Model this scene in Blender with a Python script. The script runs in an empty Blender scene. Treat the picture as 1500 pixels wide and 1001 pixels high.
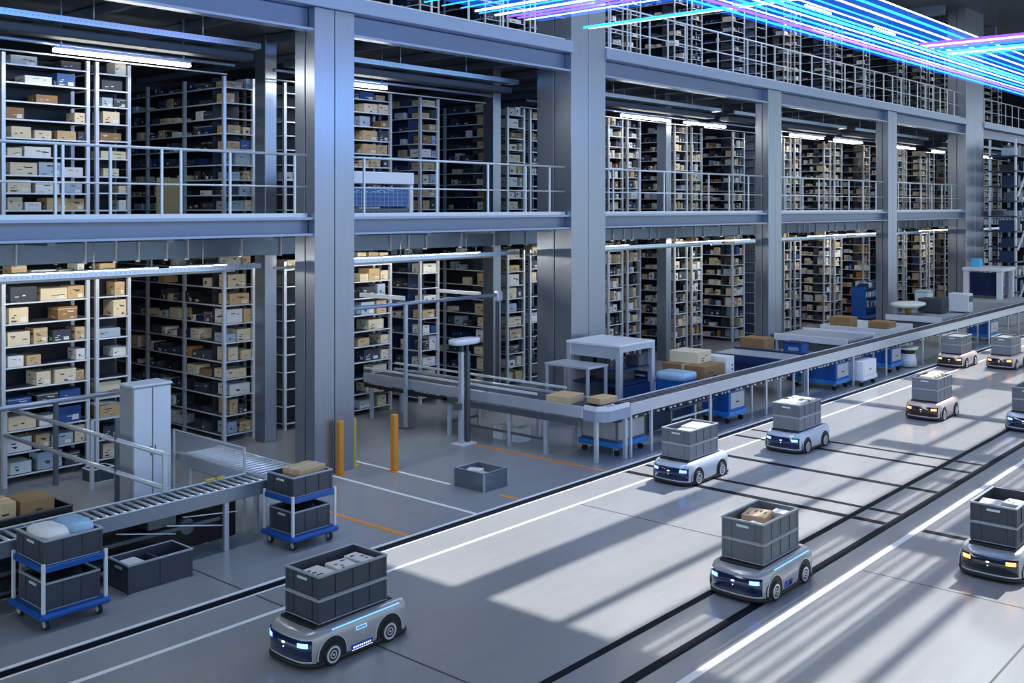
import bpy, math, random
from mathutils import Vector, Matrix
random.seed(7)
SC = bpy.context.scene
COL = SC.collection
PI = math.pi
ORD = ('zeroth first second third fourth fifth sixth seventh eighth ninth tenth eleventh twelfth thirteenth fourteenth fifteenth '
       'sixteenth seventeenth eighteenth nineteenth twentieth').split()
def ordw(n):
    if n <= 20: return ORD[n]
    return {2: 'twenty', 3: 'thirty', 4: 'forty'}[n // 10] + '-' + ORD[n % 10] if n % 10 else {3: 'thirtieth', 4: 'fortieth'}[n // 10]

# ------------------------------------------------------------------ materials
def new_mat(name):
    m = bpy.data.materials.new(name); m.use_nodes = True
    return m, m.node_tree.nodes, m.node_tree.links, m.node_tree.nodes['Principled BSDF']
def mat(name, col, rough=.5, metal=0., noise=0., nscale=8., stretch=(1, 1, 1), bump=0., coat=0., spec=.5):
    m, N, L, B = new_mat(name)
    B.inputs['Base Color'].default_value = (*col, 1)
    B.inputs['Roughness'].default_value = rough
    B.inputs['Metallic'].default_value = metal
    B.inputs['Coat Weight'].default_value = coat
    B.inputs['Specular IOR Level'].default_value = spec
    if noise or bump:
        tc = N.new('ShaderNodeTexCoord'); mp = N.new('ShaderNodeMapping'); mp.inputs['Scale'].default_value = stretch
        nz = N.new('ShaderNodeTexNoise'); nz.inputs['Scale'].default_value = nscale; nz.inputs['Detail'].default_value = 4
        L.new(tc.outputs['Object'], mp.inputs['Vector']); L.new(mp.outputs['Vector'], nz.inputs['Vector'])
        if noise:
            mr = N.new('ShaderNodeMapRange'); mr.inputs['To Min'].default_value = 1 - noise; mr.inputs['To Max'].default_value = 1 + noise
            L.new(nz.outputs['Fac'], mr.inputs['Value'])
            mx = N.new('ShaderNodeVectorMath'); mx.operation = 'SCALE'; mx.inputs[0].default_value = col
            L.new(mr.outputs['Result'], mx.inputs['Scale']); L.new(mx.outputs['Vector'], B.inputs['Base Color'])
            mr2 = N.new('ShaderNodeMapRange'); mr2.inputs['To Min'].default_value = max(.03, rough * (1 - noise)); mr2.inputs['To Max'].default_value = min(1, rough * (1 + noise))
            L.new(nz.outputs['Fac'], mr2.inputs['Value']); L.new(mr2.outputs['Result'], B.inputs['Roughness'])
        if bump:
            bp = N.new('ShaderNodeBump'); bp.inputs['Strength'].default_value = bump; bp.inputs['Distance'].default_value = .01
            L.new(nz.outputs['Fac'], bp.inputs['Height']); L.new(bp.outputs['Normal'], B.inputs['Normal'])
    return m
def emis(name, col, st):
    m, N, L, B = new_mat(name)
    B.inputs['Base Color'].default_value = (*[min(1, c) for c in col], 1)
    B.inputs['Emission Color'].default_value = (*col, 1); B.inputs['Emission Strength'].default_value = st
    return m
def glass(name, col, alpha, rough=.05):
    m, N, L, B = new_mat(name)
    tr = N.new('ShaderNodeBsdfTransparent'); mx = N.new('ShaderNodeMixShader'); mx.inputs['Fac'].default_value = alpha
    B.inputs['Base Color'].default_value = (*col, 1); B.inputs['Roughness'].default_value = rough
    L.new(tr.outputs['BSDF'], mx.inputs[1]); L.new(B.outputs['BSDF'], mx.inputs[2]); L.new(mx.outputs['Shader'], N['Material Output'].inputs['Surface'])
    return m
def perforated(name, col, hole, scale, metal=.4):
    m, N, L, B = new_mat(name)
    tc = N.new('ShaderNodeTexCoord'); mp = N.new('ShaderNodeMapping'); mp.inputs['Scale'].default_value = scale
    vo = N.new('ShaderNodeTexVoronoi'); vo.inputs['Randomness'].default_value = 0; vo.inputs['Scale'].default_value = 1
    cr = N.new('ShaderNodeMapRange'); cr.inputs['From Min'].default_value = .26; cr.inputs['From Max'].default_value = .34
    mx = N.new('ShaderNodeMix'); mx.data_type = 'RGBA'
    mx.inputs['A'].default_value = (*hole, 1); mx.inputs['B'].default_value = (*col, 1)
    L.new(tc.outputs['Object'], mp.inputs['Vector']); L.new(mp.outputs['Vector'], vo.inputs['Vector'])
    L.new(vo.outputs['Distance'], cr.inputs['Value']); L.new(cr.outputs['Result'], mx.inputs['Factor'])
    L.new(mx.outputs['Result'], B.inputs['Base Color'])
    B.inputs['Metallic'].default_value = metal; B.inputs['Roughness'].default_value = .35
    return m
M = dict(
    column=mat('brushed_steel_column', (.34, .385, .455), .34, .85, .10, 5, (9, 9, .25), .03),
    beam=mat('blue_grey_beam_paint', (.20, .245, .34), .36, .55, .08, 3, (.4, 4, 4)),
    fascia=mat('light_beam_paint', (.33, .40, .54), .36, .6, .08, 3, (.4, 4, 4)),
    dark=mat('seam_black', (.012, .014, .018), .6),
    deck=mat('mezzanine_deck', (.10, .12, .15), .55, 0, .1, 4),
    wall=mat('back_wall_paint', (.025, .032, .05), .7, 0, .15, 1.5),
    roof=mat('roof_deck', (.07, .09, .125), .6, 0, .15, 1),
    roofbeam=mat('roof_steel', (.20, .25, .34), .45, .4),
    rail=mat('galvanised_rail', (.66, .71, .77), .32, .4),
    post=perforated('perforated_rack_post', (.66, .71, .78), (.07, .085, .11), (24, 24, 24)),
    lip=mat('shelf_lip_steel', (.80, .85, .92), .4, .15),
    board=mat('shelf_board', (.06, .07, .095), .6, .1),
    rackshade=mat('rack_painted_shade', (.016, .021, .034), .6),
    rackshadeb=mat('rack_painted_shade_blue', (.02, .045, .12), .6),
    tray=perforated('perforated_tray', (.70, .84, 1), (.20, .34, .62), (14, 14, 14), .95),
    duct=mat('duct_steel', (.07, .085, .11), .7, .2, .15, 6),
    pipe=mat('pipe_blue_steel', (.40, .48, .66), .3, .6),
    frieze=mat('frieze_panel', (.21, .27, .36), .35, .5, .12, 2),
    tube=emis('fluorescent_tube', (1, .95, .84), 30),
    tubelo=emis('fluorescent_tube_dim', (1, .95, .84), 36),
    floor=None,
    white=mat('white_floor_paint', (.95, .96, .97), .45, 0, .06, 20),
    orange=mat('orange_floor_paint', (.95, .33, .06), .45, 0, .12, 20),
    groove=mat('floor_track_black', (.008, .011, .02), .6, 0, 0, 1, (1, 1, 1), 0, 0, .06),
    joint=mat('floor_joint', (.03, .033, .04), .6),
    bollard=mat('bollard_orange', (.78, .30, .03), .45, 0, .1, 9),
    bollardy=mat('bollard_yellow', (.70, .50, .05), .45, 0, .1, 9),
    crate=mat('crate_grey', (.15, .17, .20), .42, 0, .08, 6),
    crated=mat('crate_dark', (.055, .066, .09), .42, 0, .08, 6),
    cratel=mat('crate_light', (.215, .235, .27), .45, 0, .08, 6),
    crim=mat('crate_rim', (.40, .44, .50), .38, 0, .05, 6),
    blue=mat('cart_blue', (.010, .10, .42), .4, 0, .1, 5),
    dblue=mat('cabinet_dark_blue', (.010, .035, .12), .4, 0, .1, 5),
    lblue=mat('bright_blue', (.02, .25, .75), .4),
    skyb=mat('light_blue_film', (.38, .58, .80), .25, 0, .25, 14),
    steel=mat('machine_steel', (.60, .66, .75), .34, .5, .06, 4),
    msteel=mat('conveyor_steel', (.30, .345, .41), .32, .6, .06, 4),
    dsteel=mat('machine_steel_dark', (.13, .15, .18), .4, .5, .08, 4),
    lgrey=mat('machine_white', (.78, .81, .88), .4, 0, .05, 5),
    panelg=mat('grey_panel', (.42, .45, .49), .5, 0, .1, 12),
    black=mat('rubber_black', (.012, .013, .016), .5),
    belt=mat('conveyor_belt', (.045, .055, .07), .5, 0, .3, 60),
    beltg=mat('grey_belt', (.36, .40, .46), .45, 0, .1, 12),
    roller=mat('roller_steel', (.85, .88, .92), .25, .5),
    rubber=mat('tyre', (.014, .015, .017), .55),
    rim=mat('wheel_rim', (.80, .83, .88), .28, .6),
    visor=mat('visor_gloss_blue_glow', (.010, .022, .085), .12, 0, 0, 1, (1, 1, 1), 0, .6),  # blue headlight glow painted into the visor colour
    visork=mat('visor_gloss_black', (.022, .023, .03), .12, 0, 0, 1, (1, 1, 1), 0, .6),
    visorr=mat('visor_gloss_brown', (.045, .016, .014), .12, 0, 0, 1, (1, 1, 1), 0, .6),
    bodyg=mat('robot_silver', (.47, .49, .52), .26, .22, .04, 4, (1, 1, 1), 0, .5),
    bodyb=mat('robot_ice_white', (.62, .70, .82), .28, .1, .04, 4, (1, 1, 1), 0, .5),
    bodyglow=mat('robot_white_orange_glow', (.76, .60, .56), .3, .05, .04, 4, (1, 1, 1), 0, .5),  # white body with the orange lights' pink cast painted in
    trimw=mat('robot_trim', (.72, .76, .82), .3, .3),
    ledb=emis('headlight_blue', (.13, .28, 1), 3.4),
    ledo=emis('headlight_orange', (1, .30, .07), 4),
    ledw=emis('emblem_white', (.85, .92, 1), .8),
    strip=emis('edge_light_blue', (.18, .50, 1), 1.1),
    tan=mat('carton_tan', (.64, .45, .25), .7, 0, .12, 7),
    cream=mat('carton_cream', (.82, .70, .50), .7, 0, .1, 7),
    brown=mat('carton_brown', (.33, .19, .085), .7, 0, .15, 7),
    pale=mat('carton_white', (.86, .86, .84), .65, 0, .08, 7),
    iceb=mat('carton_ice_blue', (.42, .52, .64), .6, 0, .1, 7),
    cblue=mat('carton_blue', (.02, .09, .30), .55, 0, .1, 7),
    cgrey=mat('carton_grey', (.05, .06, .08), .6, 0, .15, 9),
    amber=mat('jar_amber', (.50, .22, .05), .4, 0, .3, 12),
    tape=mat('packing_tape', (.70, .60, .44), .3),
    ink=mat('print_ink', (.03, .03, .035), .6),
    inkw=mat('print_white', (.80, .80, .80), .6),
    paper=mat('paper_white', (.80, .80, .78), .7, 0, .05, 9),
    parcel=mat('parcel_tan', (.62, .46, .30), .7, 0, .12, 7),
    acrylic=glass('clear_acrylic', (.6, .68, .78), .28),
    smoke=glass('smoked_plastic', (.16, .19, .23), .72, .2),
    netb=mat('blue_mesh', (.05, .14, .38), .5, 0, .5, 30),
    board2=mat('brown_board', (.30, .22, .11), .6, 0, .1, 4),
    logo=mat('logo_blue', (.01, .06, .55), .4),
    cyanbox=mat('cyan_box', (.10, .52, .85), .5),
)
# polished concrete floor
def floor_mat():
    m, N, L, B = new_mat('polished_concrete')
    tc = N.new('ShaderNodeTexCoord')
    n1 = N.new('ShaderNodeTexNoise'); n1.inputs['Scale'].default_value = .7; n1.inputs['Detail'].default_value = 6
    n2 = N.new('ShaderNodeTexNoise'); n2.inputs['Scale'].default_value = 30; n2.inputs['Detail'].default_value = 3
    mp = N.new('ShaderNodeMapping'); mp.inputs['Scale'].default_value = (.5, 4, 1)
    n3 = N.new('ShaderNodeTexNoise'); n3.inputs['Scale'].default_value = 2.2; n3.inputs['Detail'].default_value = 5
    L.new(tc.outputs['Object'], n1.inputs['Vector']); L.new(tc.outputs['Object'], n2.inputs['Vector'])
    L.new(tc.outputs['Object'], mp.inputs['Vector']); L.new(mp.outputs['Vector'], n3.inputs['Vector'])
    a = N.new('ShaderNodeMath'); a.operation = 'MULTIPLY_ADD'; a.inputs[1].default_value = .45; L.new(n1.outputs['Fac'], a.inputs[0])
    b = N.new('ShaderNodeMath'); b.operation = 'MULTIPLY'; b.inputs[1].default_value = .15; L.new(n2.outputs['Fac'], b.inputs[0]); L.new(b.outputs[0], a.inputs[2])
    c = N.new('ShaderNodeMath'); c.operation = 'MULTIPLY_ADD'; c.inputs[1].default_value = .4; L.new(n3.outputs['Fac'], c.inputs[0]); L.new(a.outputs[0], c.inputs[2])
    r = N.new('ShaderNodeValToRGB'); r.color_ramp.elements[0].position = .3; r.color_ramp.elements[1].position = .72
    r.color_ramp.elements[0].color = (.30, .315, .335, 1); r.color_ramp.elements[1].color = (.355, .37, .39, 1)
    L.new(c.outputs[0], r.inputs['Fac']); L.new(r.outputs['Color'], B.inputs['Base Color'])
    q = N.new('ShaderNodeMapRange'); q.inputs['To Min'].default_value = .19; q.inputs['To Max'].default_value = .31
    L.new(c.outputs[0], q.inputs['Value']); L.new(q.outputs['Result'], B.inputs['Roughness'])
    return m
M['floor'] = floor_mat()

# ------------------------------------------------------------------ mesh builder
class MB:
    def __init__(s): s.v = []; s.f = []; s.m = []; s.sm = []
    def face(s, idx, mi=0, smooth=False): s.f.append(idx); s.m.append(mi); s.sm.append(smooth)
    def box(s, x0, x1, y0, y1, z0, z1, mi=0, c=0.):
        b = len(s.v)
        if c <= 0:
            s.v += [(x, y, z) for z in (z0, z1) for y in (y0, y1) for x in (x0, x1)]
            for q in ((0, 2, 3, 1), (4, 5, 7, 6), (0, 1, 5, 4), (2, 6, 7, 3), (0, 4, 6, 2), (1, 3, 7, 5)): s.face(tuple(b + i for i in q), mi)
            return s
        c = min(c, (x1 - x0) * .45, (y1 - y0) * .45, (z1 - z0) * .45)
        X = (x0, x1); Y = (y0, y1); Z = (z0, z1); ix = {}
        for i in (0, 1):
            for j in (0, 1):
                for k in (0, 1):
                    sx, sy, sz = 1 - 2 * i, 1 - 2 * j, 1 - 2 * k
                    ix[i, j, k, 0] = len(s.v); s.v.append((X[i], Y[j] + sy * c, Z[k] + sz * c))
                    ix[i, j, k, 1] = len(s.v); s.v.append((X[i] + sx * c, Y[j], Z[k] + sz * c))
                    ix[i, j, k, 2] = len(s.v); s.v.append((X[i] + sx * c, Y[j] + sy * c, Z[k]))
        def fc(keys, mi, n):
            p = [ix[k] for k in keys]; a = [Vector(s.v[q]) for q in p]
            if (a[1] - a[0]).cross(a[2] - a[1]).dot(Vector(n)) < 0: p.reverse()
            s.face(tuple(p), mi)
        for e in (0, 1):
            g = 2 * e - 1
            fc([(e, 0, 0, 0), (e, 1, 0, 0), (e, 1, 1, 0), (e, 0, 1, 0)], mi, (g, 0, 0))
            fc([(0, e, 0, 1), (1, e, 0, 1), (1, e, 1, 1), (0, e, 1, 1)], mi, (0, g, 0))
            fc([(0, 0, e, 2), (1, 0, e, 2), (1, 1, e, 2), (0, 1, e, 2)], mi, (0, 0, g))
        for i in (0, 1):
            for j in (0, 1):
                g, h = 2 * i - 1, 2 * j - 1
                fc([(i, j, 0, 0), (i, j, 0, 1), (i, j, 1, 1), (i, j, 1, 0)], mi, (g, h, 0))
                fc([(i, 0, j, 0), (i, 0, j, 2), (i, 1, j, 2), (i, 1, j, 0)], mi, (g, 0, h))
                fc([(0, i, j, 1), (0, i, j, 2), (1, i, j, 2), (1, i, j, 1)], mi, (0, g, h))
                for k in (0, 1): fc([(i, j, k, 0), (i, j, k, 1), (i, j, k, 2)], mi, (g, h, 2 * k - 1))
        return s
    def cyl(s, p0, p1, r, n=10, mi=0, r1=None, cap=True):
        p0 = Vector(p0); p1 = Vector(p1); d = (p1 - p0).normalized()
        u = d.orthogonal().normalized(); w = d.cross(u); b = len(s.v); r1 = r if r1 is None else r1
        for p, rr in ((p0, r), (p1, r1)):
            for k in range(n):
                a = 2 * PI * k / n; s.v.append(tuple(p + (u * math.cos(a) + w * math.sin(a)) * rr))
        for k in range(n): s.face((b + k, b + (k + 1) % n, b + n + (k + 1) % n, b + n + k), mi, True)
        if cap:
            s.face(tuple(b + k for k in reversed(range(n))), mi); s.face(tuple(b + n + k for k in range(n)), mi)
        return s
    def ring(s, p, axis, r0, r1, t, n=24, mi=0):
        """flat washer of thickness t along axis"""
        p = Vector(p); d = Vector(axis).normalized(); u = d.orthogonal().normalized(); w = d.cross(u); b = len(s.v)
        for h, rr in ((0, r0), (0, r1), (t, r1), (t, r0)):
            for k in range(n):
                a = 2 * PI * k / n; s.v.append(tuple(p + d * h + (u * math.cos(a) + w * math.sin(a)) * rr))
        for l in range(4):
            for k in range(n):
                s.face((b + l * n + k, b + l * n + (k + 1) % n, b + ((l + 1) % 4) * n + (k + 1) % n, b + ((l + 1) % 4) * n + k), mi, l in (1, 3))
        return s
    def beam(s, p0, p1, w, h, mi=0):
        """rectangular bar between two points"""
        p0 = Vector(p0); p1 = Vector(p1); d = (p1 - p0).normalized()
        up = Vector((0, 0, 1)) if abs(d.z) < .9 else Vector((0, 1, 0))
        u = d.cross(up).normalized() * w / 2; q = u.cross(d).normalized() * h / 2; b = len(s.v)
        for p in (p0, p1):
            for a, c in ((-1, -1), (1, -1), (1, 1), (-1, 1)): s.v.append(tuple(p + u * a + q * c))
        for k in range(4): s.face((b + k, b + (k + 1) % 4, b + 4 + (k + 1) % 4, b + 4 + k), mi)
        s.face((b + 3, b + 2, b + 1, b), mi); s.face((b + 4, b + 5, b + 6, b + 7), mi)
        return s
    def prism(s, poly, z0, z1, mi=0, smooth=False):
        b = len(s.v); n = len(poly)
        for z in (z0, z1): s.v += [(p[0], p[1], z) for p in poly]
        for k in range(n): s.face((b + k, b + (k + 1) % n, b + n + (k + 1) % n, b + n + k), mi, smooth)
        s.face(tuple(b + k for k in reversed(range(n))), mi); s.face(tuple(b + n + k for k in range(n)), mi)
        return s
    def loft(s, rings, mi=0, cap=True):
        b = len(s.v); n = len(rings[0])
        for r in rings: s.v += [tuple(p) for p in r]
        for l in range(len(rings) - 1):
            for k in range(n):
                s.face((b + l * n + k, b + l * n + (k + 1) % n, b + (l + 1) * n + (k + 1) % n, b + (l + 1) * n + k), mi, True)
        if cap:
            s.face(tuple(b + k for k in reversed(range(n))), mi); e = b + (len(rings) - 1) * n
            s.face(tuple(e + k for k in range(n)), mi, True)
        return s
    def blob(s, cx, cy, cz, rx, ry, rz, e=.55, nu=18, nv=10, mi=0, rot=0., wob=0.):
        """superellipsoid: a soft filled bag"""
        b = len(s.v); sg = lambda t, p: math.copysign(abs(t) ** p, t); rnd = random.Random(int(cx * 977 + cy * 131))
        for j in range(nv + 1):
            ph = -PI / 2 + PI * j / nv
            for i in range(nu):
                th = 2 * PI * i / nu; k = 1 + wob * (rnd.random() - .5)
                x = rx * sg(math.cos(ph), e) * sg(math.cos(th), e) * k; y = ry * sg(math.cos(ph), e) * sg(math.sin(th), e) * k; z = rz * sg(math.sin(ph), e) * k
                s.v.append((cx + x * math.cos(rot) - y * math.sin(rot), cy + x * math.sin(rot) + y * math.cos(rot), cz + z))
        for j in range(nv):
            for i in range(nu): s.face((b + j * nu + i, b + j * nu + (i + 1) % nu, b + (j + 1) * nu + (i + 1) % nu, b + (j + 1) * nu + i), mi, True)
        return s
    def mesh(s, name, mats):
        me = bpy.data.meshes.new(name); me.from_pydata(s.v, [], s.f)
        for m in (mats if isinstance(mats, (list, tuple)) else [mats]): me.materials.append(M[m] if isinstance(m, str) else m)
        me.polygons.foreach_set('material_index', s.m); me.polygons.foreach_set('use_smooth', s.sm); me.update()
        return me
def link(name, me, parent=None, loc=None):
    o = bpy.data.objects.new(name, me); COL.objects.link(o)
    if parent is not None: o.parent = parent
    if loc is not None: o.location = loc
    return o
def obj(name, mb, mats, parent=None, loc=None): return link(name, mb.mesh(name, mats), parent, loc)
def tag(o, label, cat, group=None):
    o['label'] = label; o['category'] = cat
    if group: o['group'] = group
    return o
def thing(name, label, cat, loc=(0, 0, 0), group=None, rz=0.):
    o = bpy.data.objects.new(name, None); o.empty_display_size = .1; COL.objects.link(o); o.location = loc; o.rotation_euler = (0, 0, rz)
    return tag(o, label, cat, group)
def struct(name, mb, mats, label=None):
    o = obj(name, mb, mats); o['kind'] = 'structure'
    if label: o['label'] = label; o['category'] = name.split('_')[0]
    return o
def box_obj(name, x0, x1, y0, y1, z0, z1, mats, parent=None, c=.006): return obj(name, MB().box(x0, x1, y0, y1, z0, z1, 0, c), mats, parent)

# ------------------------------------------------------------------ camera
H = 4.0; F = 1523.0; YAW = math.radians(41.03)
cam = bpy.data.cameras.new('camera'); co = bpy.data.objects.new('camera', cam); COL.objects.link(co)
co.location = (0, 0, H); co.rotation_euler = (PI / 2, 0, YAW - PI / 2)
cam.sensor_width = 36; cam.lens = F / 1500 * 36; cam.shift_y = -(500.5 - 303) / 1500; cam.clip_end = 300
SC.camera = co
cY, sY = math.cos(YAW), math.sin(YAW)
def proj(x, y, z):
    d = x * cY + y * sY; return 750 + F * (x * sY - y * cY) / d, 303 - F * (z - H) / d, d

# ------------------------------------------------------------------ floor and floor markings
struct('floor', MB().box(-15, 80, -25, 23, -.2, 0), 'floor', 'grey polished concrete floor of the hall')
def strip(name, x0, x1, y0, y1, m, h, label, cat='floor line'):
    o = obj(name, MB().box(x0, x1, y0, y1, .0002, h), m); o['kind'] = 'structure'; o['label'] = label; o['category'] = cat
    return o
n = 0
def ftrim(x0, x1, y0, y1, m, h, label):
    global n; n += 1; return strip('trim_%d' % n, x0, x1, y0, y1, m, h, label)
ftrim(-10, 70, 9.06, 9.17, 'groove', .004, 'black guide channel along the edge of the robot lane')
ftrim(-10, 70, 9.19, 9.235, 'white', .006, 'white line on the bay side of the black guide channel')
ftrim(-10, 70, 9.02, 9.04, 'white', .006, 'thin white line on the lane side of the black guide channel')
ftrim(-10, 70, 8.48, 8.535, 'white', .003, 'long white line along the robot lane')
ftrim(-10, 70, 5.48, 5.56, 'groove', .004, 'dark guide track along the middle of the hall floor')
ftrim(-10, 70, 4.95, 5.05, 'groove', .004, 'second dark guide track beside the wide white line')
ftrim(-10, 70, 4.61, 4.69, 'white', .003, 'wide white line beside the second dark guide track')
for i, (x, w) in enumerate(((12.98, .12), (13.5, .09), (14.87, .12), (16.3, .10), (16.9, .08))):
    ftrim(x - w / 2, x + w / 2, 5.57 if 1 else 0, 9.0, 'groove', .0035, '%s cross track from the near side of the lane' % ordw(i + 1))
    ftrim(x - w / 2, x + w / 2, 5.06, 5.47, 'groove', .0035, '%s short cross track between the two guide tracks' % ordw(i + 1))
ftrim(12.95, 13.06, 2.2, 4.59, 'groove', .0035, 'dark cross track running on past the wide white line')
for jn, (x, y0, y1) in enumerate(((6.34, 5.57, 8.47), (6.34, 8.54, 9.01), (6.34, 9.24, 10.4), (11.15, 5.57, 8.47), (11.15, 2.4, 4.59), (6.34, 2, 4.59), (20.5, 5.57, 8.4))):
    ftrim(x - .009, x + .009, y0, y1, 'joint', .0015, 'thin expansion joint across the floor, ' + ('beyond the nearest robot, lane part', 'beside the white lane line', 'by the floor bin', 'behind the silver track robot', 'before the right edge robot', 'in front of the guide tracks', 'far down the lane')[jn])
ftrim(6, 30, 2.69, 2.71, 'joint', .0015, 'thin expansion joint running along the hall')
ftrim(8.65, 8.73, 9.24, 11.4, 'orange', .003, 'orange line on the floor beside the two-tier blue cart')
ftrim(12.74, 12.82, 9.24, 12.1, 'orange', .003, 'orange line on the floor below the cross conveyor')
ftrim(10.73, 10.80, 9.24, 9.6, 'orange', .003, 'short orange dash in front of the grey bin')
ftrim(9.87, 9.93, 9.24, 12.2, 'white', .003, 'white bay line running out from the first tall column')
ftrim(10.68, 10.74, 10.5, 13.0, 'white', .003, 'white bay line running from the grey bin past the bollard')

# ------------------------------------------------------------------ the building
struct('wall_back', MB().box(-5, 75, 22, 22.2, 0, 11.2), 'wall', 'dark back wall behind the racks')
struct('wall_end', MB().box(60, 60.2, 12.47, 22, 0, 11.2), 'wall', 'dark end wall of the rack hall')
struct('floor_gallery', MB().box(-5, 75, 12.47, 22, 3.66, 3.83), 'deck', 'steel deck of the middle gallery')
struct('floor_gallery_upper', MB().box(-5, 75, 12.47, 22, 6.93, 7.12), 'deck', 'steel deck of the top gallery')
COLS = [(9.65, 10.41, 12.25, 12.74, 6.95, 'wide steel column with yellow bollards at its foot'),
        (15.82, 16.93, 12.25, 13.12, 11.2, 'widest tall steel column rising past the neon lines, behind the scanner booth'),
        (23.87, 24.57, 12.25, 12.62, 6.95, 'slim steel column behind the blue conveyor table'),
        (31.7, 32.4, 12.25, 12.65, 6.95, 'slim steel column behind the white bench'),
        (39.0, 41.0, 12.25, 12.9, 11.2, 'far tall steel column beside the white machine frame')]
for i, (x0, x1, y0, y1, z1, lab) in enumerate(COLS):
    m = MB(); xm = (x0 + x1) / 2; ym = (y0 + y1) / 2; g = .008
    m.box(x0, xm - g, y0, y0 + .05, 0, z1, 0, .006).box(xm + g, x1, y0, y0 + .05, 0, z1, 0, .006)
    m.box(x0 + .012, x1 - .012, y0 + .052, ym - .012, 0, z1, 0, .004).box(x0 + .012, x1 - .012, ym + .012, y1, 0, z1, 0, .004)
    m.box(x0 + .04, x1 - .04, y0 + .045, y1 - .02, 0, z1 - .002, 1)
    struct('column_%d' % (i + 1), m, ['column', 'dark'], lab)
for i, (x, y) in enumerate(((10.53, 14.7), (16.3, 14.7), (23.0, 14.7), (29.3, 14.7))):
    m = MB().box(x, x + .24, y, y + .3, 0, 3.66, 0, .01).box(x, x + .24, y, y + .3, 3.83, 6.93, 0, .01)
    struct('column_%d' % (i + 6), m, 'column', 'slim inner column in front of the racks, %s from the left' % ordw(i + 1))
spans = [(-3, 9.65), (10.41, 15.82), (16.93, 23.87), (24.57, 31.7), (32.4, 39.0), (41.0, 60)]
for i, (a, b) in enumerate(spans):
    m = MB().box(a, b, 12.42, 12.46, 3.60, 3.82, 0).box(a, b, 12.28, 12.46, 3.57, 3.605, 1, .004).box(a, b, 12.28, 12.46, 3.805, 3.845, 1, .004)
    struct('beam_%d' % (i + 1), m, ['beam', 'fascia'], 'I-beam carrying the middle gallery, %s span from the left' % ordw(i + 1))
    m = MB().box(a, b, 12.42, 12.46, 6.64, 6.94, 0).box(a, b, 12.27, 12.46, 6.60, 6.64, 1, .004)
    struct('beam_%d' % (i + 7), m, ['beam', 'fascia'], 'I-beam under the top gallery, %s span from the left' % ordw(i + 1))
for i, (a, b) in enumerate(((-3, 15.82), (16.93, 39.0), (41.0, 60))):
    struct('beam_%d' % (i + 13), MB().box(a, b, 12.2, 12.46, 6.955, 7.18, 0, .01), 'fascia', 'fascia beam edging the top gallery, %s length from the left' % ordw(i + 1))
# underside joists and hanging frieze of panels above the ground-level racks
m = MB(); m2 = MB(); x = 3.0; r = random.Random(3)
while x < 58:
    w = r.choice((.35, .5, .75, .95, .45)); m.box(x, x + w - .05, 14.0, 14.03, 3.22, 3.5, 0, .006); m.box(x + w - .04, x + w - .015, 13.97, 14.05, 3.2, 3.64, 1); x += w
struct('trim_%d' % (n + 1), m, ['frieze', 'lip'], 'row of steel panels hung above the ground-level racks'); n += 1
for z0, k in ((3.52, 0), (6.78, 1)):
    m = MB(); x = 1.0
    while x < 58: m.box(x, x + .1, 12.5, 21.9, z0, z0 + .13); x += 1.6
    struct('trim_%d' % (n + 1), m, 'beam', 'row of joists under the %s gallery' % ('middle', 'top')[k]); n += 1
# roof whose skylight slots are shaped to throw the floor sun patches; sun travels along -X
EL = math.radians(48); ZR = 11.2; DX = ZR / math.tan(EL)
slots = [(9.1, 7.65), (7.14, 6.25), (6.1, 5.6), (5.31, 5.22), (5.13, 5.03), (4.73, 4.58), (4.53, 4.42), (4.36, 4.24), (4.17, 4.04), (3.80, 3.54), (3.40, 1.6), (1.3, .4), (0, -1)]
m = MB(); X0 = 7.85 + DX; X1 = 40.0 + DX; y = 9.1
m.box(-15, X0, -12, 22.2, ZR, ZR + .25); m.box(X1, 75, -12, 22.2, ZR, ZR + .25)
m.box(X0, X1, 9.1, 22.2, ZR, ZR + .25); prev = None
for a, b in slots:
    if prev is not None: m.box(X0, X1, a, prev, ZR + .05, ZR + .25)
    prev = b
m.box(X0, X1, -12, prev, ZR, ZR + .25)
struct('ceiling', m, 'roof', 'dark roof over the hall, its skylight openings shaped to throw the sun patches')
m = MB()  # cross beams over the slots are added to cast floor shadows
for xf, w, ya, yb in ((12.45, .55, -1, 5.4), (13.6, .9, -1, 4.4), (15.6, .25, -1, 5.4), (17.4, .5, -1, 7.0), (20.6, .35, -1, 9.1), (24.6, 1.0, -1, 9.1), (30, .6, -1, 9.1)):
    m.box(xf + DX - w / 2, xf + DX + w / 2, ya, yb, ZR - .06, ZR + .04)
for x in range(2, 60, 6): m.box(x, x + .2, 12.7, 22, ZR - .35, ZR, 0)
struct('trim_%d' % (n + 1), m, 'roofbeam', 'steel roof beams, with cross beams added to shade the floor'); n += 1

# ------------------------------------------------------------------ guard railings
def railing(xs, a, b, z, label, y=12.40, lo=.45, top=.92, r=.017):
    t = thing('guard_railing', label, 'railing', ((a + b) / 2, y, z), 'gallery guard railings'); ox = (a + b) / 2
    for zz, rr, nm in ((top, r * 1.15, 'top_rail'), (lo, r * .8, 'middle_rail')):
        obj(nm, MB().cyl((a - ox, 0, zz), (b - ox, 0, zz), rr, 10), 'rail', t)
    obj('toe_board', MB().box(a - ox, b - ox, -.012, .012, .0, .06), 'rail', t)
    for x in xs:
        obj('post', MB().box(x - ox - r, x - ox + r, -r, r, 0, top - .01, 0, .004), 'rail', t)
railing((5.85, 5.94, 6.55, 7.26, 7.54, 8.3, 9.4), 2.5, 9.62, 3.845, 'guard railing of the middle gallery, in the leftmost bay')
railing((10.73, 12.33, 13.6, 14.63, 15.33), 10.43, 15.8, 3.845, 'guard railing of the middle gallery, between the two tall columns')
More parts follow.
